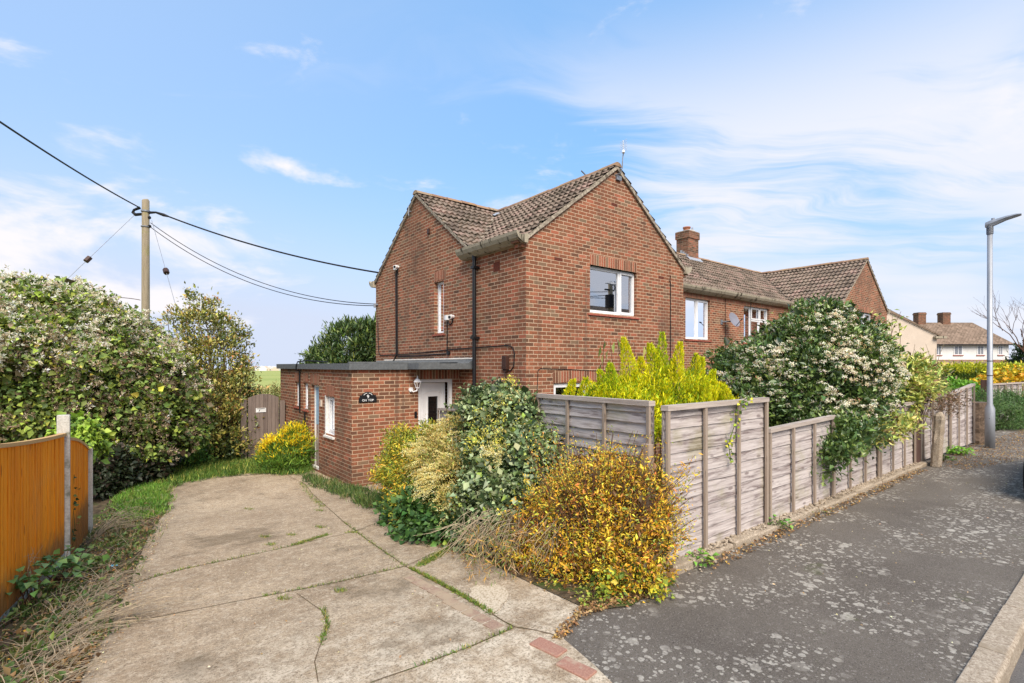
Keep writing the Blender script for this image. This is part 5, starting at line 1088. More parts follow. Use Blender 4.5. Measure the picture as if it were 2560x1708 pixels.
# 4 yellow fern bush by the extension
gb = [(672, 1035, 11.9, 42, 40), (690, 1010, 12.1, 26, 28), (645, 1045, 11.7, 36, 26), (665, 1060, 11.7, 46, 28)]
base = at(672, 1085, 11.8); base.z = G(base.y)
R = bush('goldenrod', 'feathery green bush with golden tips against the extension wall by the gate', 'shrub', gb, base, [('foliage', 'leaf', (gb, 420, 24, .07, .085, [((.07, .15, .02), 3), ((.15, .24, .03), 2)]), dict(asp=.14, up=.6))], nst=50, r0=.008, smat='green_stem')
tp = [g_ for g_ in gb[:3]]; tp = [(x - 6, y - 12, t - .1, rx, ry) for x, y, t, rx, ry in tp]
P, D, N, L, W_, c = clumps(tp, 130, 22, .05, .06, [((.70, .46, .02), 3), ((.55, .50, .04), 1)], up=.8, asp=.25, low=.0, shell=(.9, 1.08), inner=0, keep=.9); leaf_mesh('flowers', 'petal', R, P, D, N, L, W_, c)
# the garden corner: three bushes and the orange bush
YG = [((.07, .12, .02), 2.5), ((.22, .25, .03), 3), ((.45, .38, .04), 2.4), ((.55, .30, .03), 1)]
fb = [(945, 1035, 7.8, 48, 46), (922, 1085, 7.5, 44, 60), (955, 1115, 7.1, 62, 66), (985, 1165, 6.5, 70, 56), (985, 1010, 7.8, 38, 36), (1005, 1080, 7.4, 50, 60), (912, 1010, 7.9, 24, 24)]
base = at(970, 1200, 7.3); base.z = G(base.y)
R = bush('forsythia', 'yellow green small leaved bush nearest the extension wall', 'shrub', fb, base, [('foliage', 'leaf', (fb, 1500, 26, .055, .042, YG), dict(asp=.32, up=.2, rand=.9, size=.17))], nst=90, r0=.012)
lb_ = [(985, 1190, 6.3, 75, 55), (1030, 1215, 5.9, 60, 40), (930, 1180, 6.9, 40, 35)]
P, D, N, L, W_, c = clumps(lb_, 260, 16, .06, .065, [((.035, .08, .022), 3), ((.07, .14, .03), 2)], asp=.8, up=.1); leaf_mesh('lower_foliage', 'leaf', R, P, D, N, L, W_, c)
cb2 = [(1020, 1025, 6.9, 44, 44), (1008, 1065, 6.6, 54, 58), (1038, 1105, 6.2, 52, 56), (1055, 990, 6.9, 36, 44), (1050, 1165, 5.9, 42, 40)]
base = at(1035, 1215, 6.6); base.z = G(base.y)
R = bush('cream_shrub', 'pale straw yellow bush of arching plumes between the green bush and the extension', 'shrub', cb2, base, [('foliage', 'leaf', (cb2, 600, 18, .05, .035, [((.20, .20, .05), 2), ((.36, .27, .08), 2)]), dict(asp=.35, sep=.6))], nst=70, r0=.008, smat='dry_stem')
Pc, Oc = sample(cb2 + [(1175, 960, 6.4, 24, 50), (1140, 1050, 5.6, 20, 40)], 760, shell=(.9, 1.15), inner=0, low=-.5); dirs = unit(Oc * .8 + np.array([-Rv[0], -Rv[1], .25]) * .9 + rng.normal(size=Oc.shape) * .35)
k = np.repeat(np.arange(len(Pc)), 34); s = rng.random(len(k)); arc = dirs[k] * (s * .15)[:, None] + np.array([0, 0, -.06]) * (s ** 2)[:, None]; P = Pc[k] + arc + rng.normal(size=(len(k), 3)) * .0055
leaf_mesh('plumes', 'petal', R, P, rng.normal(size=P.shape) * .7 + dirs[k], rng.normal(size=P.shape), .016 * rng.uniform(.6, 1.4, len(k)), .009, palette([((.66, .56, .25), 3), ((.52, .42, .15), 2), ((.74, .67, .38), 1)], len(k), k, .7, .15))
ib = [(1115, 965, 7.0, 56, 56), (1185, 975, 6.5, 58, 62), (1140, 1060, 6.3, 70, 86), (1222, 1070, 5.8, 56, 84), (1130, 1160, 5.8, 66, 76), (1190, 1175, 5.4, 60, 66), (1095, 1225, 5.6, 46, 34), (1140, 925, 7.0, 42, 26), (1248, 1120, 5.5, 36, 50)]
base = at(1140, 1270, 5.9); base.z = G(base.y)
IVY = [((.17, .215, .10), 4), ((.095, .135, .05), 3), ((.27, .32, .17), 2), ((.26, .34, .06), .5)]
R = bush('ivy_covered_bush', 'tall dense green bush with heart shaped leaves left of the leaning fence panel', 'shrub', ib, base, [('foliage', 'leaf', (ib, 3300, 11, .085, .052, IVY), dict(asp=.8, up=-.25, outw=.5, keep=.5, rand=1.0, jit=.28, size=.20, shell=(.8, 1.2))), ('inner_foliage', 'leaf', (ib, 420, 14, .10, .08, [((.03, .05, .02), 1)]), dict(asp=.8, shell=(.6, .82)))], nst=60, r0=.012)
P, D, N, L, W_, c = clumps([(1120, 1040, 6.0, 40, 70), (1160, 965, 6.4, 50, 50), (1170, 905, 6.9, 14, 30)], 120, 20, .04, .028, [((.55, .50, .08), 2), ((.42, .36, .10), 1)], asp=.4, keep=.9, shell=(1.0, 1.15), inner=0); leaf_mesh('yellow_sprigs', 'leaf', R, P, D, N, L, W_, c)
ob = [(1375, 1165, 4.75, 150, 110, .50), (1270, 1210, 4.9, 105, 90, .42), (1460, 1190, 4.45, 90, 130, .34), (1420, 1280, 4.3, 105, 95, .40), (1310, 1275, 4.6, 100, 75, .40), (1220, 1270, 4.9, 60, 50, .3), (1470, 1320, 4.05, 50, 60, .2), (1400, 1095, 4.8, 110, 50, .40)]
def Org_stems(R, base):
    tips, _o = sample(ob, 620, plain=True, shell=(.75, 1.12)); tips2, _o = sample(ob, 160, plain=True, shell=(.92, 1.30)); tips = np.concatenate([tips, tips2]); mb = MB(); P, K = [], []; n_ = 0
    cen = Vector(at(1370, 1230, 4.5))
    for i, t in enumerate(tips):
        t = Vector(t); dv_ = t - cen; t = cen + dv_ * (1 + .45 * mnoise.noise(dv_.normalized() * 2.3 + Vector((3, 1, 7)))); t.z = max(t.z, G(t.y) + .03); rt = Vector((base.x + (t.x - base.x) * .35 + random.gauss(0, .10), base.y + (t.y - base.y) * .35 + random.gauss(0, .10), 0)); rt.z = G(rt.y); bow = Vector((random.gauss(0, .10), random.gauss(0, .10), random.uniform(.0, .22))) * (t - rt).length
        pts = [rt.lerp(t, q / 6) + bow * 4 * (q / 6) * (1 - q / 6) * .5 for q in range(7)]; mb.tube(pts, [.0042, .0038, .0034, .003, .0025, .002, .0012], 3, cap=False)
        if random.random() < .10: continue
        for q in range(random.randint(26, 58)):
            s = random.uniform(.30, 1.02) ** .8 * 6; a_ = min(5, int(s)); p = pts[a_].lerp(pts[a_ + 1], s - a_); P.append((p.x + random.gauss(0, .016), p.y + random.gauss(0, .016), p.z + random.gauss(0, .016))); K.append(n_)
        n_ += 1
    mb.build('branches', 'twig_brown', R); P = np.array(P); K = np.array(K)
    P[:, 2] = np.maximum(P[:, 2], -1.85); leaf_mesh('leaves', 'leaf', R, P, rng.normal(size=P.shape) + np.array([0, 0, .3]), rng.normal(size=P.shape) + np.array([0, 0, .5]), .034 * rng.uniform(.4, 1.5, len(P)), .012 * rng.uniform(.6, 1.4, len(P)), palette(ORG, len(P), K, .7, .28))
base = at(1375, 1370, 4.45); base.z = G(base.y)
ORG = [((.58, .31, .025), 5.5), ((.60, .42, .035), 4.5), ((.28, .14, .04), 1.5), ((.21, .25, .04), 2.8), ((.44, .16, .035), 1)]
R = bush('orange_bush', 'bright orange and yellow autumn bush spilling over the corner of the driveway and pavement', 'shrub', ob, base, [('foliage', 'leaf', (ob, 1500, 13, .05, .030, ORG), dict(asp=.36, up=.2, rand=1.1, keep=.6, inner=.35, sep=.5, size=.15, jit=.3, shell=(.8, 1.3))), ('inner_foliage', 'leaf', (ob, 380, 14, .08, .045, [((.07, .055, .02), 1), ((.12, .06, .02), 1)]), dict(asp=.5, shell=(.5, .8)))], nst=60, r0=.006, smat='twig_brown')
Org_stems(R, base)
# wiry shoots rising above it
tips = [at(x, y, t) for x, y, t in [(1205 + random.uniform(0, 340), random.uniform(985, 1100), random.uniform(4.3, 4.7)) for _ in range(80)]] + [at(random.uniform(1540, 1600), random.uniform(1060, 1240), 4.22) for _ in range(26)]
stems(R, 'shoots', 'twig_brown', base, tips, .0045, .0018, .10)
k = np.repeat(np.arange(len(tips)), 26); T_ = np.array(tips); bb = np.array(base); s = rng.uniform(.62, 1.02, len(k))[:, None]; P = bb + (T_[k] - bb) * s + rng.normal(size=(len(k), 3)) * .03
leaf_mesh('shoot_leaves', 'leaf', R, P, rng.normal(size=P.shape) + np.array([0, 0, .4]), rng.normal(size=P.shape), .026, .010, palette([((.60, .42, .05), 3), ((.50, .26, .05), 2), ((.24, .28, .04), 2)], len(k), k, .6))
tr = [(1490, 1345, 4.0, 24, 40, .08), (1488, 1400, 3.86, 14, 36, .05), (1497, 1465, 3.7, 12, 26, .04), (1440, 1350, 3.98, 60, 34, .10), (1350, 1385, 4.0, 20, 16, .06)]
P, D, N, L, W_, c = clumps(tr, 90, 9, .03, .034, [((.20, .26, .03), 3), ((.45, .38, .03), 2), ((.07, .12, .02), 2)], asp=.7, up=-.2); leaf_mesh('trailing_leaves', 'leaf', R, P, D, N, L, W_, c)
# dry grass under the bushes
def blades(parent, name, pts, h, lean, wd, pal, m='leaf', kind=None, label=None, spread=.5, cl=None):
    P = np.array(pts); n_ = len(P); D = np.array([0, 0, 1.0]) + rng.normal(size=(n_, 3)) * spread + np.array(lean); Ls = h * rng.uniform(.4, 1.3, n_)
    o = leaf_mesh(name, m, parent, P, D, rng.normal(size=(n_, 3)), Ls, np.full(n_, wd) * rng.uniform(.6, 1.4, n_), palette(pal, n_, cl, .6, .22), .10)
    return tag(o, label, kind=kind) if kind else o
def inpoly(poly, n_):
    poly = [(p[0], p[1]) for p in poly]; xs_, ys_ = [p[0] for p in poly], [p[1] for p in poly]; out = []
    while len(out) < n_:
        x, y = random.uniform(min(xs_), max(xs_)), random.uniform(min(ys_), max(ys_)); c = False
        for (x1, y1), (x2, y2) in zip(poly, poly[1:] + poly[:1]):
            if (y1 > y) != (y2 > y) and x < (x2 - x1) * (y - y1) / (y2 - y1) + x1: c = not c
        if c: out.append((x, y, G(y)))
    return out
def gpoly(px): return [gp(*p) for p in px]
R = thing('dry_grass', gp(1180, 1290), 'straw coloured dead grass drooping between the green bush and the orange bush', 'grass')
mb = MB()
for i in range(190):
    x = random.uniform(1060, 1330); t = 5.25 - (x - 1060) * .0026; a = at(x, random.uniform(1165, 1235), t); e = at(x + random.gauss(-25, 50), random.uniform(1215, 1315), t - random.uniform(.05, .5)); e.z = max(e.z, G(e.y) + .01)
    mb.tube([a, a.lerp(e, .4) + Vector((0, 0, random.uniform(.03, .10))), a.lerp(e, .75) + Vector((0, 0, .02)), e], [.0028, .0026, .002, .001], 3, cap=False)
mb.build('blades', 'dry_stem', R)
n_ = 1300; P = np.array([at(random.uniform(1065, 1330), 0, 5.05 - random.uniform(0, .7)) for _ in range(n_)]); P[:, 2] = [G(p[1]) + random.uniform(.01, .42) for p in P]
leaf_mesh('dead_leaves', 'leaf', R, P, rng.normal(size=P.shape) + np.array([-.5, -.9, -.5]), rng.normal(size=P.shape), .11 * rng.uniform(.3, 1.2, n_), .006, palette([((.34, .25, .14), 2), ((.22, .14, .07), 2), ((.44, .26, .06), 2), ((.14, .19, .05), 2)], n_))
# bramble sprigs creeping on the concrete
def sprig(x, y, n_, r, label, pal=None, L=.055, h=.10, name='bramble_sprig', grp=None, g0=0.0):
    c_ = gp(x, y); R_ = thing(name, c_, label, 'weed', grp); a = rng.uniform(0, 2 * PI, n_); q = rng.uniform(0, 1, n_) ** .7 * r; P = np.stack([c_.x + q * np.cos(a), c_.y + q * np.sin(a), np.array([G(c_.y)] * n_) + rng.uniform(.01, h, n_)], 1)
    leaf_mesh('leaves', 'leaf', R_, P, np.stack([np.cos(a), np.sin(a), rng.uniform(-.2, .6, n_)], 1) + rng.normal(size=(n_, 3)) * .3, rng.normal(size=(n_, 3)) * .3 + np.array([0, 0, 1]), L * rng.uniform(.7, 1.2, n_), L * .75, palette(pal or [((.10, .20, .03), 3), ((.06, .13, .03), 2)], n_))
    stems(R_, 'stems', 'green_stem', c_ - Vector((0, 0, .01)), [Vector(p) for p in P[::max(1, n_ // 12)]], .004, .002)
sprig(1300, 1318, 40, .13, 'bright green bramble sprig at the foot of the orange bush'); sprig(1362, 1380, 60, .16, 'yellow green weed sprawling where concrete meets tarmac', [((.20, .25, .04), 2), ((.30, .26, .06), 1)], .035, .08)
sprig(1598, 1292, 60, .16, 'green bramble rooted on the tarmac against the fence footing', [((.10, .22, .03), 3), ((.22, .30, .05), 1)]); sprig(1785, 1212, 50, .14, 'small green mallow at the foot of the low fence'); sprig(1195, 1325 - 40, 40, .14, 'green sprig beside the dry grass', None, .05)
sprig(1860, 1170, 120, .30, 'mossy brown and green weeds at the fence footing below the flowered shrub', [((.12, .15, .03), 2), ((.22, .13, .05), 2)], .03, .06); sprig(2200, 1043, 160, .20, 'bright green grassy tuft near the base of the street lamp', [((.14, .30, .03), 1)], .07, .14); sprig(2165, 1058, 50, .16, 'dark green weed at the foot of the farther lap fence')
# 5 golden conifer behind the fence
GC = [((.60, .52, .008), 4), ((.48, .50, .010), 4), ((.26, .36, .014), 2.6), ((.08, .14, .01), .9)]
gb_ = [(1500, 938, 7.5, 160, 36, .6), (1430, 918, 7.5, 60, 40, .4), (1530, 905, 7.5, 70, 45, .4), (1610, 930, 7.5, 55, 36, .4), (1500, 965, 7.4, 180, 55, .6)]
base = at(1500, 1100, 7.4); base.z = G(base.y)
R = bush('golden_conifer', 'bright golden yellow conifer rising above the fence in front of the gable wall', 'conifer', gb_, base, [('foliage', 'leaf', (gb_, 1500, 22, .06, .055, GC), dict(asp=.22, up=1.1, sep=.6, keep=.75))], 'branches', 60, .02)
pl_ = [(1430, 775, 60), (1520, 762, 110), (1507, 800, 70), (1562, 785, 80), (1598, 812, 70), (1612, 790 + 30, 60), (1640, 850, 50), (1345, 868, 50), (1375, 850, 45), (1318, 872, 46), (1470, 820, 50), (1660, 880, 40), (1400, 835, 46), (1455, 850, 50), (1545, 825, 60), (1625, 870, 50), (1490, 790, 34), (1580, 850, 60)]
pl_ += [(random.uniform(1335, 1665), random.uniform(872, 930), random.uniform(22, 55)) for _ in range(52)]
PP, DD, CL = [], [], []
for i, (x, y, h) in enumerate(pl_):
    dp_ = 7.25 + .12 * (i % 3) if i < 18 else random.uniform(6.85, 7.5); tp_, bt_ = np.array(at(x, y, dp_)), np.array(at(x + random.uniform(-38, 38), y + h + 45, dp_ + .15)); n_ = 1000 if i < 18 else 520; s = rng.random(n_) ** .8; ax = tp_ - bt_; ln = np.linalg.norm(ax); r_ = (.15 if i < 18 else .10) * (1 - s) ** .7 * (.6 + .4 * rng.random(n_)) + .008; a = rng.uniform(0, 2 * PI, n_); o = np.stack([np.cos(a), np.sin(a), np.zeros(n_)], 1)
    PP.append(bt_ + ax * s[:, None] * .97 + o * r_[:, None]); DD.append(o * .5 + np.array([0, 0, 1.0]) + rng.normal(size=(n_, 3)) * .15); CL.append(np.full(n_, i))
P, D, CL = np.concatenate(PP), np.concatenate(DD), np.concatenate(CL); leaf_mesh('plumes', 'leaf', R, P, D, rng.normal(size=P.shape), .05 * rng.uniform(.6, 1.3, len(P)), .012, palette(GC, len(P), CL * 3 + rng.integers(0, 3, len(P)), .8, .14))
# peach-like drooping leaves and rose stems in front of the wall
base = at(1400, 1000, 7.9); base.z = G(base.y)
R = thing('fruit_tree', base, 'thin sapling with long drooping leaves just left of the golden conifer', 'tree')
tips = [at(1385, 790, 7.8), at(1400, 782, 7.8), at(1415, 778, 7.7), at(1455, 785, 7.7), at(1500, 830, 7.7)]; stems(R, 'branches', 'twig_brown', base, tips, .012, .004, .16)
P = []; 
for x, y in [(1378, 800), (1384, 818), (1380, 840), (1396, 808), (1400, 830), (1404, 845), (1388, 786), (1410, 790), (1418, 784), (1430, 786), (1440, 790), (1478, 800), (1375, 850), (1398, 852)]: P.append(np.array(at(x, y - 6, 7.75)))
P = np.array(P); leaf_mesh('leaves', 'leaf', R, P, rng.normal(size=P.shape) * .25 + np.array([0, 0, -1]), rng.normal(size=P.shape) + np.array([-Fv[0], -Fv[1], 0]), .19, .055, palette([((.13, .17, .04), 3), ((.35, .34, .12), 1)], len(P)))
# 6 viburnum
vb = [(1765, 880, 8.4, 115, 95), (1870, 815, 8.4, 105, 90), (1935, 860, 8.3, 90, 115), (1850, 900, 8.1, 125, 115), (1705, 862, 8.6, 56, 60), (1975, 800, 8.6, 44, 54), (1815, 788, 8.6, 62, 42), (1900, 985, 7.9, 85, 66), (1735, 930, 8.0, 66, 46), (1955, 940, 8.0, 56, 76), (1885, 735, 8.7, 60, 30)]
hang = [(1905, 1010, 7.05, 46, 50, .3), (1890, 1060, 6.62, 30, 40, .14), (1925, 1035, 6.55, 26, 26, .12), (1935, 990, 7.0, 50, 30, .25)]
VIB = [((.042, .078, .022), 5), ((.085, .135, .036), 4), ((.16, .22, .055), 2)]
base = at(1860, 1130, 8.4); base.z = G(base.y)
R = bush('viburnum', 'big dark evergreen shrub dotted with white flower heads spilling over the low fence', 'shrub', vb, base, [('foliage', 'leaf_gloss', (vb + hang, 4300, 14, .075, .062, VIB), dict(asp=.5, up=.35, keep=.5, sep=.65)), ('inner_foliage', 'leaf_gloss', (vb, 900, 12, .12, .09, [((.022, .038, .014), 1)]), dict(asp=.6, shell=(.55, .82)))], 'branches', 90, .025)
Pc, Oc = sample(vb, 3600, shell=(1.10, 1.28), inner=0, low=-.35); pm = np.array([mnoise.noise(Vector(p) * 1.6) for p in Pc]); keepm = (pm > -.30) & (rng.random(len(Pc)) < .66); Pc, Oc = Pc[keepm], Oc[keepm]
k = np.repeat(np.arange(len(Pc)), 26); dd = unit(rng.normal(size=(len(k), 3)) + Oc[k] * 1.1 + np.array([0, 0, .4])); P = Pc[k] + dd * (.055 * rng.uniform(.6, 1.1, len(k)))[:, None] * np.array([1, 1, .6])
leaf_mesh('flowers', 'petal', R, P, rng.normal(size=P.shape), dd, .022, .020, palette([((.60, .57, .47), 5), ((.46, .38, .26), 1.5)], len(k), k, .85, .08), .0)
Pc, Oc = sample(vb, 420, shell=(1.0, 1.12), inner=0, low=-.5); k = np.repeat(np.arange(len(Pc)), 14); dd = unit(rng.normal(size=(len(k), 3)) + Oc[k]); P = Pc[k] + dd * .032; leaf_mesh('buds', 'petal', R, P, rng.normal(size=P.shape), dd, .014, .012, palette([((.50, .26, .16), 2), ((.42, .34, .14), 2)], len(k), k, .8), 0)
# 7 variegated shrub
wb_ = [(2060, 868, 9.6, 52, 34), (2100, 858, 9.8, 44, 30), (2050, 930, 9.2, 40, 50), (2085, 890, 9.4, 52, 34), (2000, 900, 8.9, 40, 60), (2128, 868, 10, 26, 18)]
whang = [(2045, 975, 8.1, 40, 22, .25), (1985, 985, 7.8, 45, 24, .22), (2010, 1010, 7.6, 26, 20, .15)]
VAR = [((.48, .46, .14), 3), ((.30, .34, .08), 3), ((.14, .20, .05), 2.5), ((.22, .14, .07), 1)]
base = at(2070, 1010, 9.6); base.z = G(base.y)
R = bush('variegated_shrub', 'yellow and green variegated shrub with wispy arching shoots beside the viburnum', 'shrub', wb_, base, [('foliage', 'leaf', (wb_ + whang, 1000, 14, .075, .075, VAR), dict(asp=.42, up=.2, keep=.4, sep=.5)), ('dead_twigs', 'leaf', ([(2090, 920, 10.2, 80, 40)], 380, 12, .09, .05, [((.24, .16, .11), 2), ((.12, .08, .05), 2)]), dict(asp=.3))], nst=90, r0=.012)
sh = [(2035, 735), (2062, 742), (2050, 770), (2060, 800), (2040, 790), (2005, 740), (1995, 715), (2068, 715), (2010, 770), (2048, 725)]
tips = [at(x, y, 9.3) for x, y in sh]; stems(R, 'shoots', 'twig_brown', at(2030, 930, 9.3), tips, .010, .003, .15)
k = np.repeat(np.arange(len(tips)), 16); T_ = np.array(tips); bb = np.array(at(2030, 930, 9.3)); s = rng.uniform(.55, 1.0, len(k))[:, None]; P = bb + (T_[k] - bb) * s + rng.normal(size=(len(k), 3)) * .05
leaf_mesh('shoot_leaves', 'leaf', R, P, rng.normal(size=P.shape) + Rv[0] * np.array([1, -.6, .3]), rng.normal(size=P.shape) + np.array([0, 0, .6]), .11, .042, palette(VAR[:3], len(k), k, .5))
tips = [at(x, y, 10.0) for x, y in [(2110, 830), (2125, 790), (2098, 800), (2148, 800), (2155, 830), (2075, 805), (2040 + 60, 790), (2170, 780), (2190, 850)]]; stems(R, 'bare_stems', 'dry_stem', at(2130, 960, 10.0), tips, .010, .004, .18)
# 8 far hedge, maple, fennel bush, bare tree
hb = [(2140 + 34 * i, 880, 26, 30, 30, 1.2) for i in range(7)] + [(2140 + 34 * i, 905, 25.4, 30, 26, 1.2) for i in range(7)]
base = at(2230, 935, 26); base.z = G(base.y)
bush('clipped_hedge', 'dark green hedge with a bright clipped top in front of the farthest house', 'hedge', hb, base, [('foliage', 'leaf', (hb, 2600, 12, .13, .10, [((.04, .075, .012), 4), ((.09, .14, .015), 2), ((.20, .24, .02), 1.0)]), dict(asp=.4, up=.8))], nst=40, r0=.03)
P, D, N, L, W_, c = clumps([(2140 + 34 * i, 852, 26, 30, 6, 1.1) for i in range(7)], 700, 12, .12, .10, [((.38, .38, .02), 2), ((.24, .28, .02), 1)], up=1.0, asp=.4, low=.2); 
leaf_mesh('new_growth', 'leaf', bpy.data.objects['clipped_hedge'], P, D, N, L, W_, c)
mbb = [(2195, 893, 17, 28, 14), (2165, 905, 17, 20, 12), (2225, 900, 17, 20, 12)]; base = at(2195, 930, 17); base.z = G(base.y)
bush('light_green_shrub', 'low fresh green shrub behind the farther lap fence', 'shrub', mbb, base, [('foliage', 'leaf', (mbb, 200, 14, .08, .10, [((.12, .26, .03), 1)]), dict(asp=.5))], nst=20, r0=.01, smat='green_stem')
yb = [(2300, 892, 19, 44, 28), (2345, 884, 19, 50, 34), (2275, 908, 18.6, 22, 18), (2390, 885, 19, 54, 38), (2330, 912, 18.6, 46, 22)]; base = at(2320, 960, 19); base.z = G(base.y)
bush('yellow_maple', 'golden yellow autumn shrub behind the street lamp', 'shrub', yb, base, [('foliage', 'leaf', (yb, 1150, 13, .12, .11, [((.62, .42, .03), 4), ((.48, .24, .02), 2), ((.26, .28, .04), 2)]), dict(asp=.8, up=0, sep=.6))], nst=50, r0=.02)
nb_ = [(2295, 960, 14.6, 36, 40), (2330, 945, 15, 40, 34), (2260, 930, 14, 26, 26), (2310, 925, 15, 40, 24), (2340, 975, 14.6, 26, 24)]; base = at(2300, 1000, 14.6); base.z = G(base.y)
bush('feathery_bush', 'soft feathery green bush just right of the street lamp', 'shrub', nb_, base, [('foliage', 'leaf', (nb_, 900, 22, .09, .07, [((.07, .14, .045), 3), ((.13, .22, .07), 2), ((.05, .09, .03), 1)]), dict(asp=.14, up=.5))], nst=30, r0=.01, smat='green_stem')
def bare_tree(base, tips_c, n_, label, r0=.09):
    R = thing('bare_tree', base, label, 'tree'); m = MB(); rnd = random.Random(4)
    def grow(p, d, L, r, lv):
        q = p + d * L; md = p.lerp(q, .5) + Vector((rnd.uniform(-1, 1), rnd.uniform(-1, 1), rnd.uniform(-1, 1))) * L * .08; m.tube([p, md, q], [r, r * .85, r * .7], 5 if lv < 2 else 3, cap=False)
        if lv < 5:
            for _ in range(3 if lv < 4 else 2): nd = (d + Vector((rnd.uniform(-1, 1), rnd.uniform(-1, 1), rnd.uniform(-.3, .8))) * .65).normalized(); grow(p.lerp(q, rnd.uniform(.6, 1)), nd, L * rnd.uniform(.62, .85), r * .55, lv + 1)
    grow(Vector(base), Vector((-.05, .05, 1)).normalized(), 2.2, r0, 0); m.build('branches', 'twig_brown', R); return R
b_ = at(2395, 840, 25); b_.z = -1.9; bare_tree(b_, None, 0, 'bare leafless tree at the right edge beyond the street lamp')
eb2 = [(2352, 830, 30, 16, 30), (2375, 830, 30, 26, 50)]; b2 = at(2370, 860, 30); b2.z = -2
bush('dark_conifer', 'dark conifer at the far right edge behind the yellow shrub', 'tree', eb2, b2, [('foliage', 'leaf', (eb2, 300, 12, .2, .2, [((.02, .04, .015), 1)]), dict(asp=.3))], nst=10, r0=.05)
# hedge stump wrapped in wire mesh by the lamp
m = MB(); q = at(2245, 0, 11.9); rows = []
for i in range(12):
    z = -1.8 + .95 * i / 11; rows.append([(q.x + .32 * math.cos(2 * PI * j / 14) * (1 + .25 * vn(j * .9, i * .5)), q.y + .16 * math.sin(2 * PI * j / 14) * (1 + .25 * vn(j, i * .6, 4)), z) for j in range(14)])
m.grid(rows, close=True); m.face(rows[-1]); tag(m.build('tree_stump', 'bark', origin=(q.x, q.y, -1.8)), 'brown weathered stump of a cut hedge left of the street lamp base', 'stump')
# climbers: ivy on the tall panel, on the orange fence, and over the concrete post
def climber(name, label, path, t, n_, L, pal, sp=.03, group=None):
    pts = [at(x, y, tt) for (x, y), tt in zip(path, t)]; R_ = thing(name, pts[-1], label, 'climber', group); m = MB(); m.tube(pts, .004, 4); m.build('stem', 'green_stem', R_)
    A = np.array(pts); s = rng.random(n_) * (len(pts) - 1); i = np.minimum(s.astype(int), len(pts) - 2); f = (s - i)[:, None]; P = A[i] * (1 - f) + A[i + 1] * f + rng.normal(size=(n_, 3)) * sp; P -= np.array([Fv[0], Fv[1], 0]) * .03
    leaf_mesh('leaves', 'leaf', R_, P, rng.normal(size=P.shape) * .6 + np.array([0, 0, -.5]), rng.normal(size=P.shape) * .4 - np.array([Fv[0], Fv[1], -.3]), L * rng.uniform(.7, 1.3, n_), L * .8, palette(pal, n_))
tt = [YFn / (Fv[1] + (x - 1175) / 1168 * Rv[1]) - .10 for x in (1690, 1692, 1685, 1672, 1680)]
climber('trailing_ivy', 'thin yellow green ivy strand hanging down the tallest fence panel', [(1720, 910), (1692, 930), (1686, 975), (1672, 1020), (1678, 1065)], [tt[0]] + tt[1:], 60, .04, [((.22, .30, .03), 2), ((.40, .38, .04), 1), ((.08, .14, .03), 1)], .022)
climber('trailing_ivy', 'dark ivy strand climbing the orange fence just right of the first concrete post', [(170, 1090), (166, 1150), (172, 1210), (160, 1260)], [6.0, 6.0, 5.95, 5.85], 60, .05, [((.035, .07, .02), 2), ((.12, .14, .03), 1)], .03)
pbl = [(190, 1010, 7.2, 28, 34), (165, 990, 7.2, 18, 24), (205, 1045, 7.2, 12, 20)]
base = at(190, 1060, 7.6); 
bush('clematis_spray', 'lime green clematis spray hanging over the concrete fence post', 'shrub', pbl, base, [('foliage', 'leaf', (pbl, 90, 12, .06, .07, [((.22, .32, .04), 3), ((.10, .17, .03), 2)]), dict(asp=.8, up=-.2))], nst=12, r0=.006, smat='green_stem')

# ------------------------------------------------------------ verge, grass, litter
vp = [(-260, 1568), (-60, 1440), (60, 1360), (150, 1290), (200, 1230), (240, 1180), (300, 1130), (384, 1120), (388, 1140), (384, 1168), (352, 1210), (332, 1250), (300, 1335), (262, 1420), (215, 1500), (185, 1568), (120, 1660), (-100, 1750)]
V = gpoly(vp); GR = [((.06, .095, .025), 3), ((.11, .15, .035), 3), ((.26, .21, .10), 2)]
sheet('verge', [(p.x, p.y) for p in V], 'soil', .004)
def cl_pts(poly, ncl, per, r):
    c_ = inpoly(poly, ncl); P, k = [], []
    for i, p in enumerate(c_):
        for _ in range(per): x, y = p[0] + random.gauss(0, r), p[1] + random.gauss(0, r); P.append((x, y, G(y))); k.append(i)
    return P, np.array(k)
P, k = cl_pts(V, 120, 30, .07); blades(None, 'verge_grass', P, .08, (0, 0, 0), .010, GR, kind='stuff', label='weedy grass on the bank beside the driveway', cl=k, spread=.55)
P, k = cl_pts(V, 110, 14, .06); P = np.array(P); P[:, 2] += rng.uniform(.01, .09, len(P)); o = leaf_mesh('broadleaf_weeds', 'leaf', None, P, rng.normal(size=P.shape) + np.array([0, 0, .3]), rng.normal(size=P.shape) * .4 + np.array([0, 0, 1]), .06 * rng.uniform(.5, 1.3, len(P)), .035, palette([((.06, .10, .025), 3), ((.12, .17, .04), 2), ((.20, .13, .06), 2)], len(P), k)); tag(o, 'low broad leaved weeds on the bank', kind='stuff')
V2 = gpoly([(-60, 1568), (60, 1500), (150, 1400), (230, 1320), (260, 1330), (235, 1400), (200, 1460), (170, 1520), (130, 1600), (0, 1700)])
mb = MB()
for _ in range(620):
    p = inpoly(V2, 1)[0] if _ < 400 else inpoly(V, 1)[0]; a = Vector((p[0], p[1], p[2] + random.uniform(.005, .05))); an_ = random.gauss(.35, 1.1); L = random.uniform(.12, .45); e = a + Vector((math.cos(an_) * L, math.sin(an_) * L, random.uniform(-.02, .10))); e.z = max(e.z, G(e.y) + .01); mb.tube([a, a.lerp(e, .5) + Vector((0, 0, random.uniform(0, .04))), e], [.0022, .002, .001], 3, cap=False)
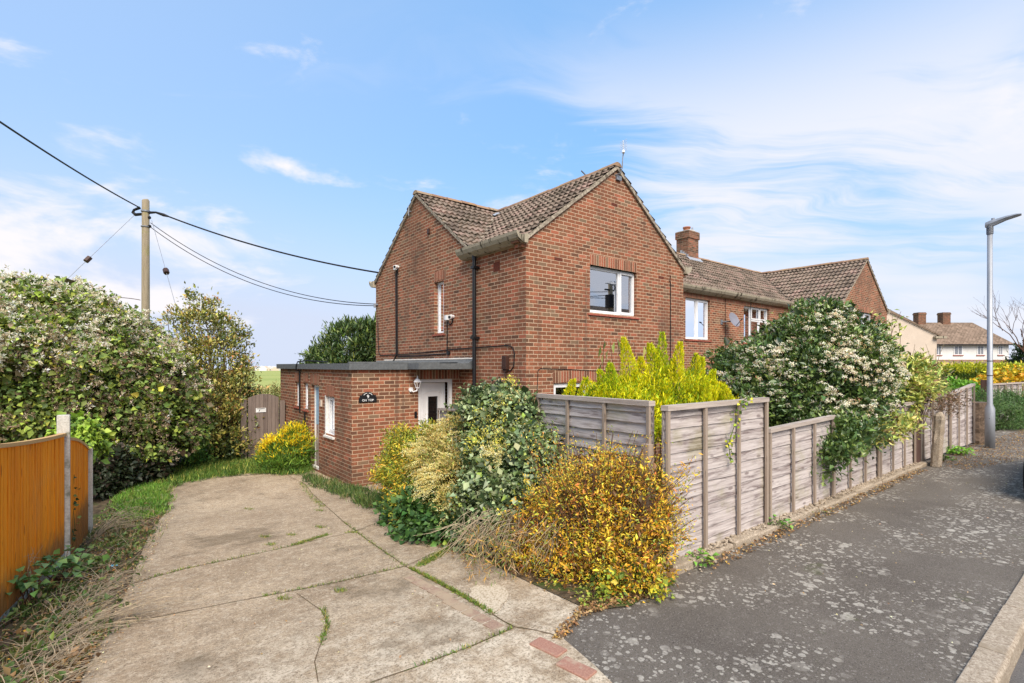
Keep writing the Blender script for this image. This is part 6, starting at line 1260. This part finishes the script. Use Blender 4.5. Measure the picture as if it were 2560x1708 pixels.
tag(mb.build('dead_stalks', 'dry_stem'), 'tangle of dead pale stalks on the bank beside the driveway', kind='stuff')
def arcs(label, a, n_, spread, L, name='dead_plant', up=.5, mt='dry_stem', r=.004):
    base = Vector(a); R_ = thing(name, base, label, 'plant'); mb = MB()
    for _ in range(n_):
        d = Vector(spread) + Vector((random.gauss(0, .25), random.gauss(0, .25), random.gauss(0, .15))); l = L * random.uniform(.5, 1.1); pts = [base + d * l * s + Vector((0, 0, up * l * 4 * s * (1 - s) * .5)) + Vector((random.gauss(0, .01),) * 3) for s in (0, .2, .4, .6, .8, 1)]; mb.tube(pts, [r, r * .9, r * .8, r * .6, r * .4, r * .25], 4, cap=False)
        for q in range(5):
            s = pts[random.randint(2, 5)]; e = s + Vector((random.gauss(0, .06), random.gauss(0, .06), random.gauss(.03, .05))); mb.tube([s, e], [r * .4, r * .2], 3, cap=False)
    mb.build('stalks', mt, R_)
arcs('long dead stalks arching over the bank below the second orange fence panel', gp(215, 1240), 22, (.75, .15, .10), .85)
arcs('dead stalks lying across the bank beside the concrete', gp(120, 1470), 26, (.9, .1, .05), .9, up=.15)
b0 = at(68, 1400, 4.6); b0.z = G(b0.y); arcs('tall pale dead weed standing in front of the orange fence', b0, 5, (.0, .0, 1.0), .62, up=.0)
for lbx, (x, y, t) in {'bramble with serrated green leaves against the orange fence, nearer the photo edge': (60, 1330, 4.35), 'bramble with serrated green leaves under the first concrete fence post': (130, 1295, 5.0)}.items():
    q = at(x, y, t); R_ = thing('bramble', (q.x, q.y, G(q.y)), lbx, 'plant', 'brambles along the orange fence'); n_ = 60; P = np.array(q) + rng.normal(size=(n_, 3)) * np.array([.13, .13, .05]); leaf_mesh('leaves', 'leaf', R_, P, rng.normal(size=P.shape) * np.array([1, 1, .3]), rng.normal(size=P.shape) * .3 + np.array([0, 0, 1]), .085, .07, palette([((.09, .17, .05), 3), ((.14, .23, .07), 1)], n_)); stems(R_, 'canes', 'twig_brown', (q.x, q.y, G(q.y)), [Vector(p) for p in P[::6]], .006, .003)
GB = gpoly([(268, 1150), (320, 1118), (382, 1118), (386, 1150), (375, 1185), (330, 1195), (285, 1185)]); P, k = cl_pts(GB, 260, 34, .05); blades(None, 'grass_patch', P, .12, (0, 0, 0), .010, [((.09, .20, .025), 3), ((.18, .29, .045), 2), ((.26, .26, .08), .5)], kind='stuff', label='bright green lawn patch at the left edge of the driveway', cl=k)
GG = gpoly([(330, 1112), (400, 1075), (470, 1045), (560, 1050), (700, 1060), (722, 1075), (700, 1090), (560, 1090), (430, 1108), (400, 1118)]); P, k = cl_pts(GG, 520, 30, .09); blades(None, 'rough_grass', P, .15, (0, 0, 0), .011, [((.06, .12, .02), 3), ((.12, .19, .03), 2), ((.34, .34, .08), .8)], kind='stuff', label='rough grass in front of the garden gate', cl=k)
GW = gpoly([(700, 1092), (735, 1100), (810, 1122), (880, 1130), (905, 1150), (880, 1175), (830, 1165), (760, 1130), (700, 1110)]); P, k = cl_pts(GW, 130, 34, .05); blades(None, 'wall_grass', P, .13, (0, 0, 0), .008, [((.05, .095, .025), 3), ((.11, .16, .04), 2), ((.24, .22, .10), .6)], kind='stuff', label='long grass along the foot of the extension wall', cl=k)
pts = []
def along(px, n_, r):
    q = gpoly(px); out = []
    for _ in range(n_): i = random.randrange(len(q) - 1); p = q[i].lerp(q[i + 1], random.random()); x, y = p.x + random.gauss(0, r), p.y + random.gauss(0, r); out.append((x, y, G(y)))
    return out
pts += along([(940, 1305), (1000, 1335), (1060, 1368), (1130, 1410)], 1300, .008) + along([(985, 1285), (1040, 1258)], 900, .03) + along([(960, 1300), (990, 1285)], 400, .025) + along([(675, 1252), (752, 1228)], 500, .02) + along([(690, 1108), (740, 1165)], 500, .03) + along([(742, 1400), (752, 1440), (736, 1478)], 220, .01)
for x, y in [(570, 1168), (735, 1172), (735, 1210), (620, 1250), (782, 1356), (668, 1228), (806, 1222), (650, 1375), (610, 1232)]: pts += along([(x - 9, y), (x + 9, y + 2)], 70, .02)
pts += along([(300, 1340), (420, 1307), (560, 1278), (700, 1247)], 260, .012) + along([(600, 1370), (760, 1340), (928, 1301)], 200, .010) + along([(960, 1530), (1080, 1485), (1180, 1442)], 160, .008) + along([(790, 1200), (850, 1245), (930, 1300)], 260, .012)
blades(None, 'joint_weeds', pts, .034, (0, 0, 0), .006, [((.07, .13, .02), 3), ((.16, .20, .03), 2), ((.25, .20, .06), 1)], kind='stuff', label='moss and tiny weeds in the joints of the concrete drive', spread=.7)
# fallen leaves
def litter(label, polys, pal, L=.035, name='fallen_leaves'):
    P = np.array([p for poly, n_ in polys for p in inpoly(poly, n_)]); P[:, 2] += .006 + rng.uniform(0, .014, len(P)); D = rng.normal(size=P.shape) * np.array([1, 1, .15]); tag(leaf_mesh(name, 'leaf', None, P, D, rng.normal(size=P.shape) * .3 + np.array([0, 0, 1]), L * rng.uniform(.4, 1.2, len(P)), L * .6, palette(pal, len(P)), .15), label, kind='stuff')
BR = [((.22, .12, .05), 4), ((.34, .22, .10), 3), ((.10, .06, .03), 2), ((.50, .30, .06), .5)]
litter('brown fallen leaves along the bank, the bushes and the fence foot', [([(p.x, p.y) for p in bush_soil_p] + [(3.80, 2.74), (4.2, 4.8), (4.8, 8.2)], 2200), (gpoly([(40, 1568), (230, 1440), (262, 1425), (215, 1500), (185, 1568), (110, 1640)]), 700), (V, 3400), (gpoly([(1260, 1470), (1340, 1385), (1440, 1370), (1500, 1345), (1560, 1310), (1530, 1360), (1400, 1400), (1330, 1420), (1300, 1465)]), 700),
        ([(4.2, 2.40), (11, 2.42), (11, 2.57), (4.2, 2.57)], 900), ([(11.5, 2.0), (14, 1.5), (20, 1.2), (22, 2.2), (15.2, 2.6), (11.6, 2.6)], 3200), (gpoly([(980, 1200), (1100, 1262), (1180, 1300), (1050, 1290), (950, 1225)]), 300)], BR)
litter('scattered bits of leaf on the drive and pavement', [(gpoly([(262, 1420), (300, 1335), (330, 1250), (384, 1165), (400, 1180), (360, 1260), (335, 1345), (300, 1430), (215, 1568), (185, 1568)]), 420), (gpoly([(300, 1340), (800, 1200), (1180, 1440), (700, 1568), (240, 1540)]), 90), ([(4, .8), (14, .8), (14, 2.4), (4, 2.4)], 150), (gpoly([(430, 1110), (690, 1095), (790, 1200), (500, 1290), (340, 1240)]), 45)], [((.45, .35, .22), 2), ((.30, .18, .08), 2), ((.6, .5, .3), 1)], .022)
for (x, y, c_, lb, n_) in ((262, 1304, 'litter_blue', 'small crumpled blue wrapper in the weeds beside the drive', .035), (130, 1650 - 12, 'sign_white', 'crumpled white scrap among the dead leaves', .05)):
    q = gp(x, y); m = MB(); m.grid([[(q.x + (i - 2) * n_ * .4, q.y + (j - 2) * n_ * .3, G(q.y) + .03 + .03 * vn(i * 1.3, j * 1.7, x)) for i in range(5)] for j in range(5)]); tag(m.build('litter', c_, origin=q, recalc=False), lb, 'litter')
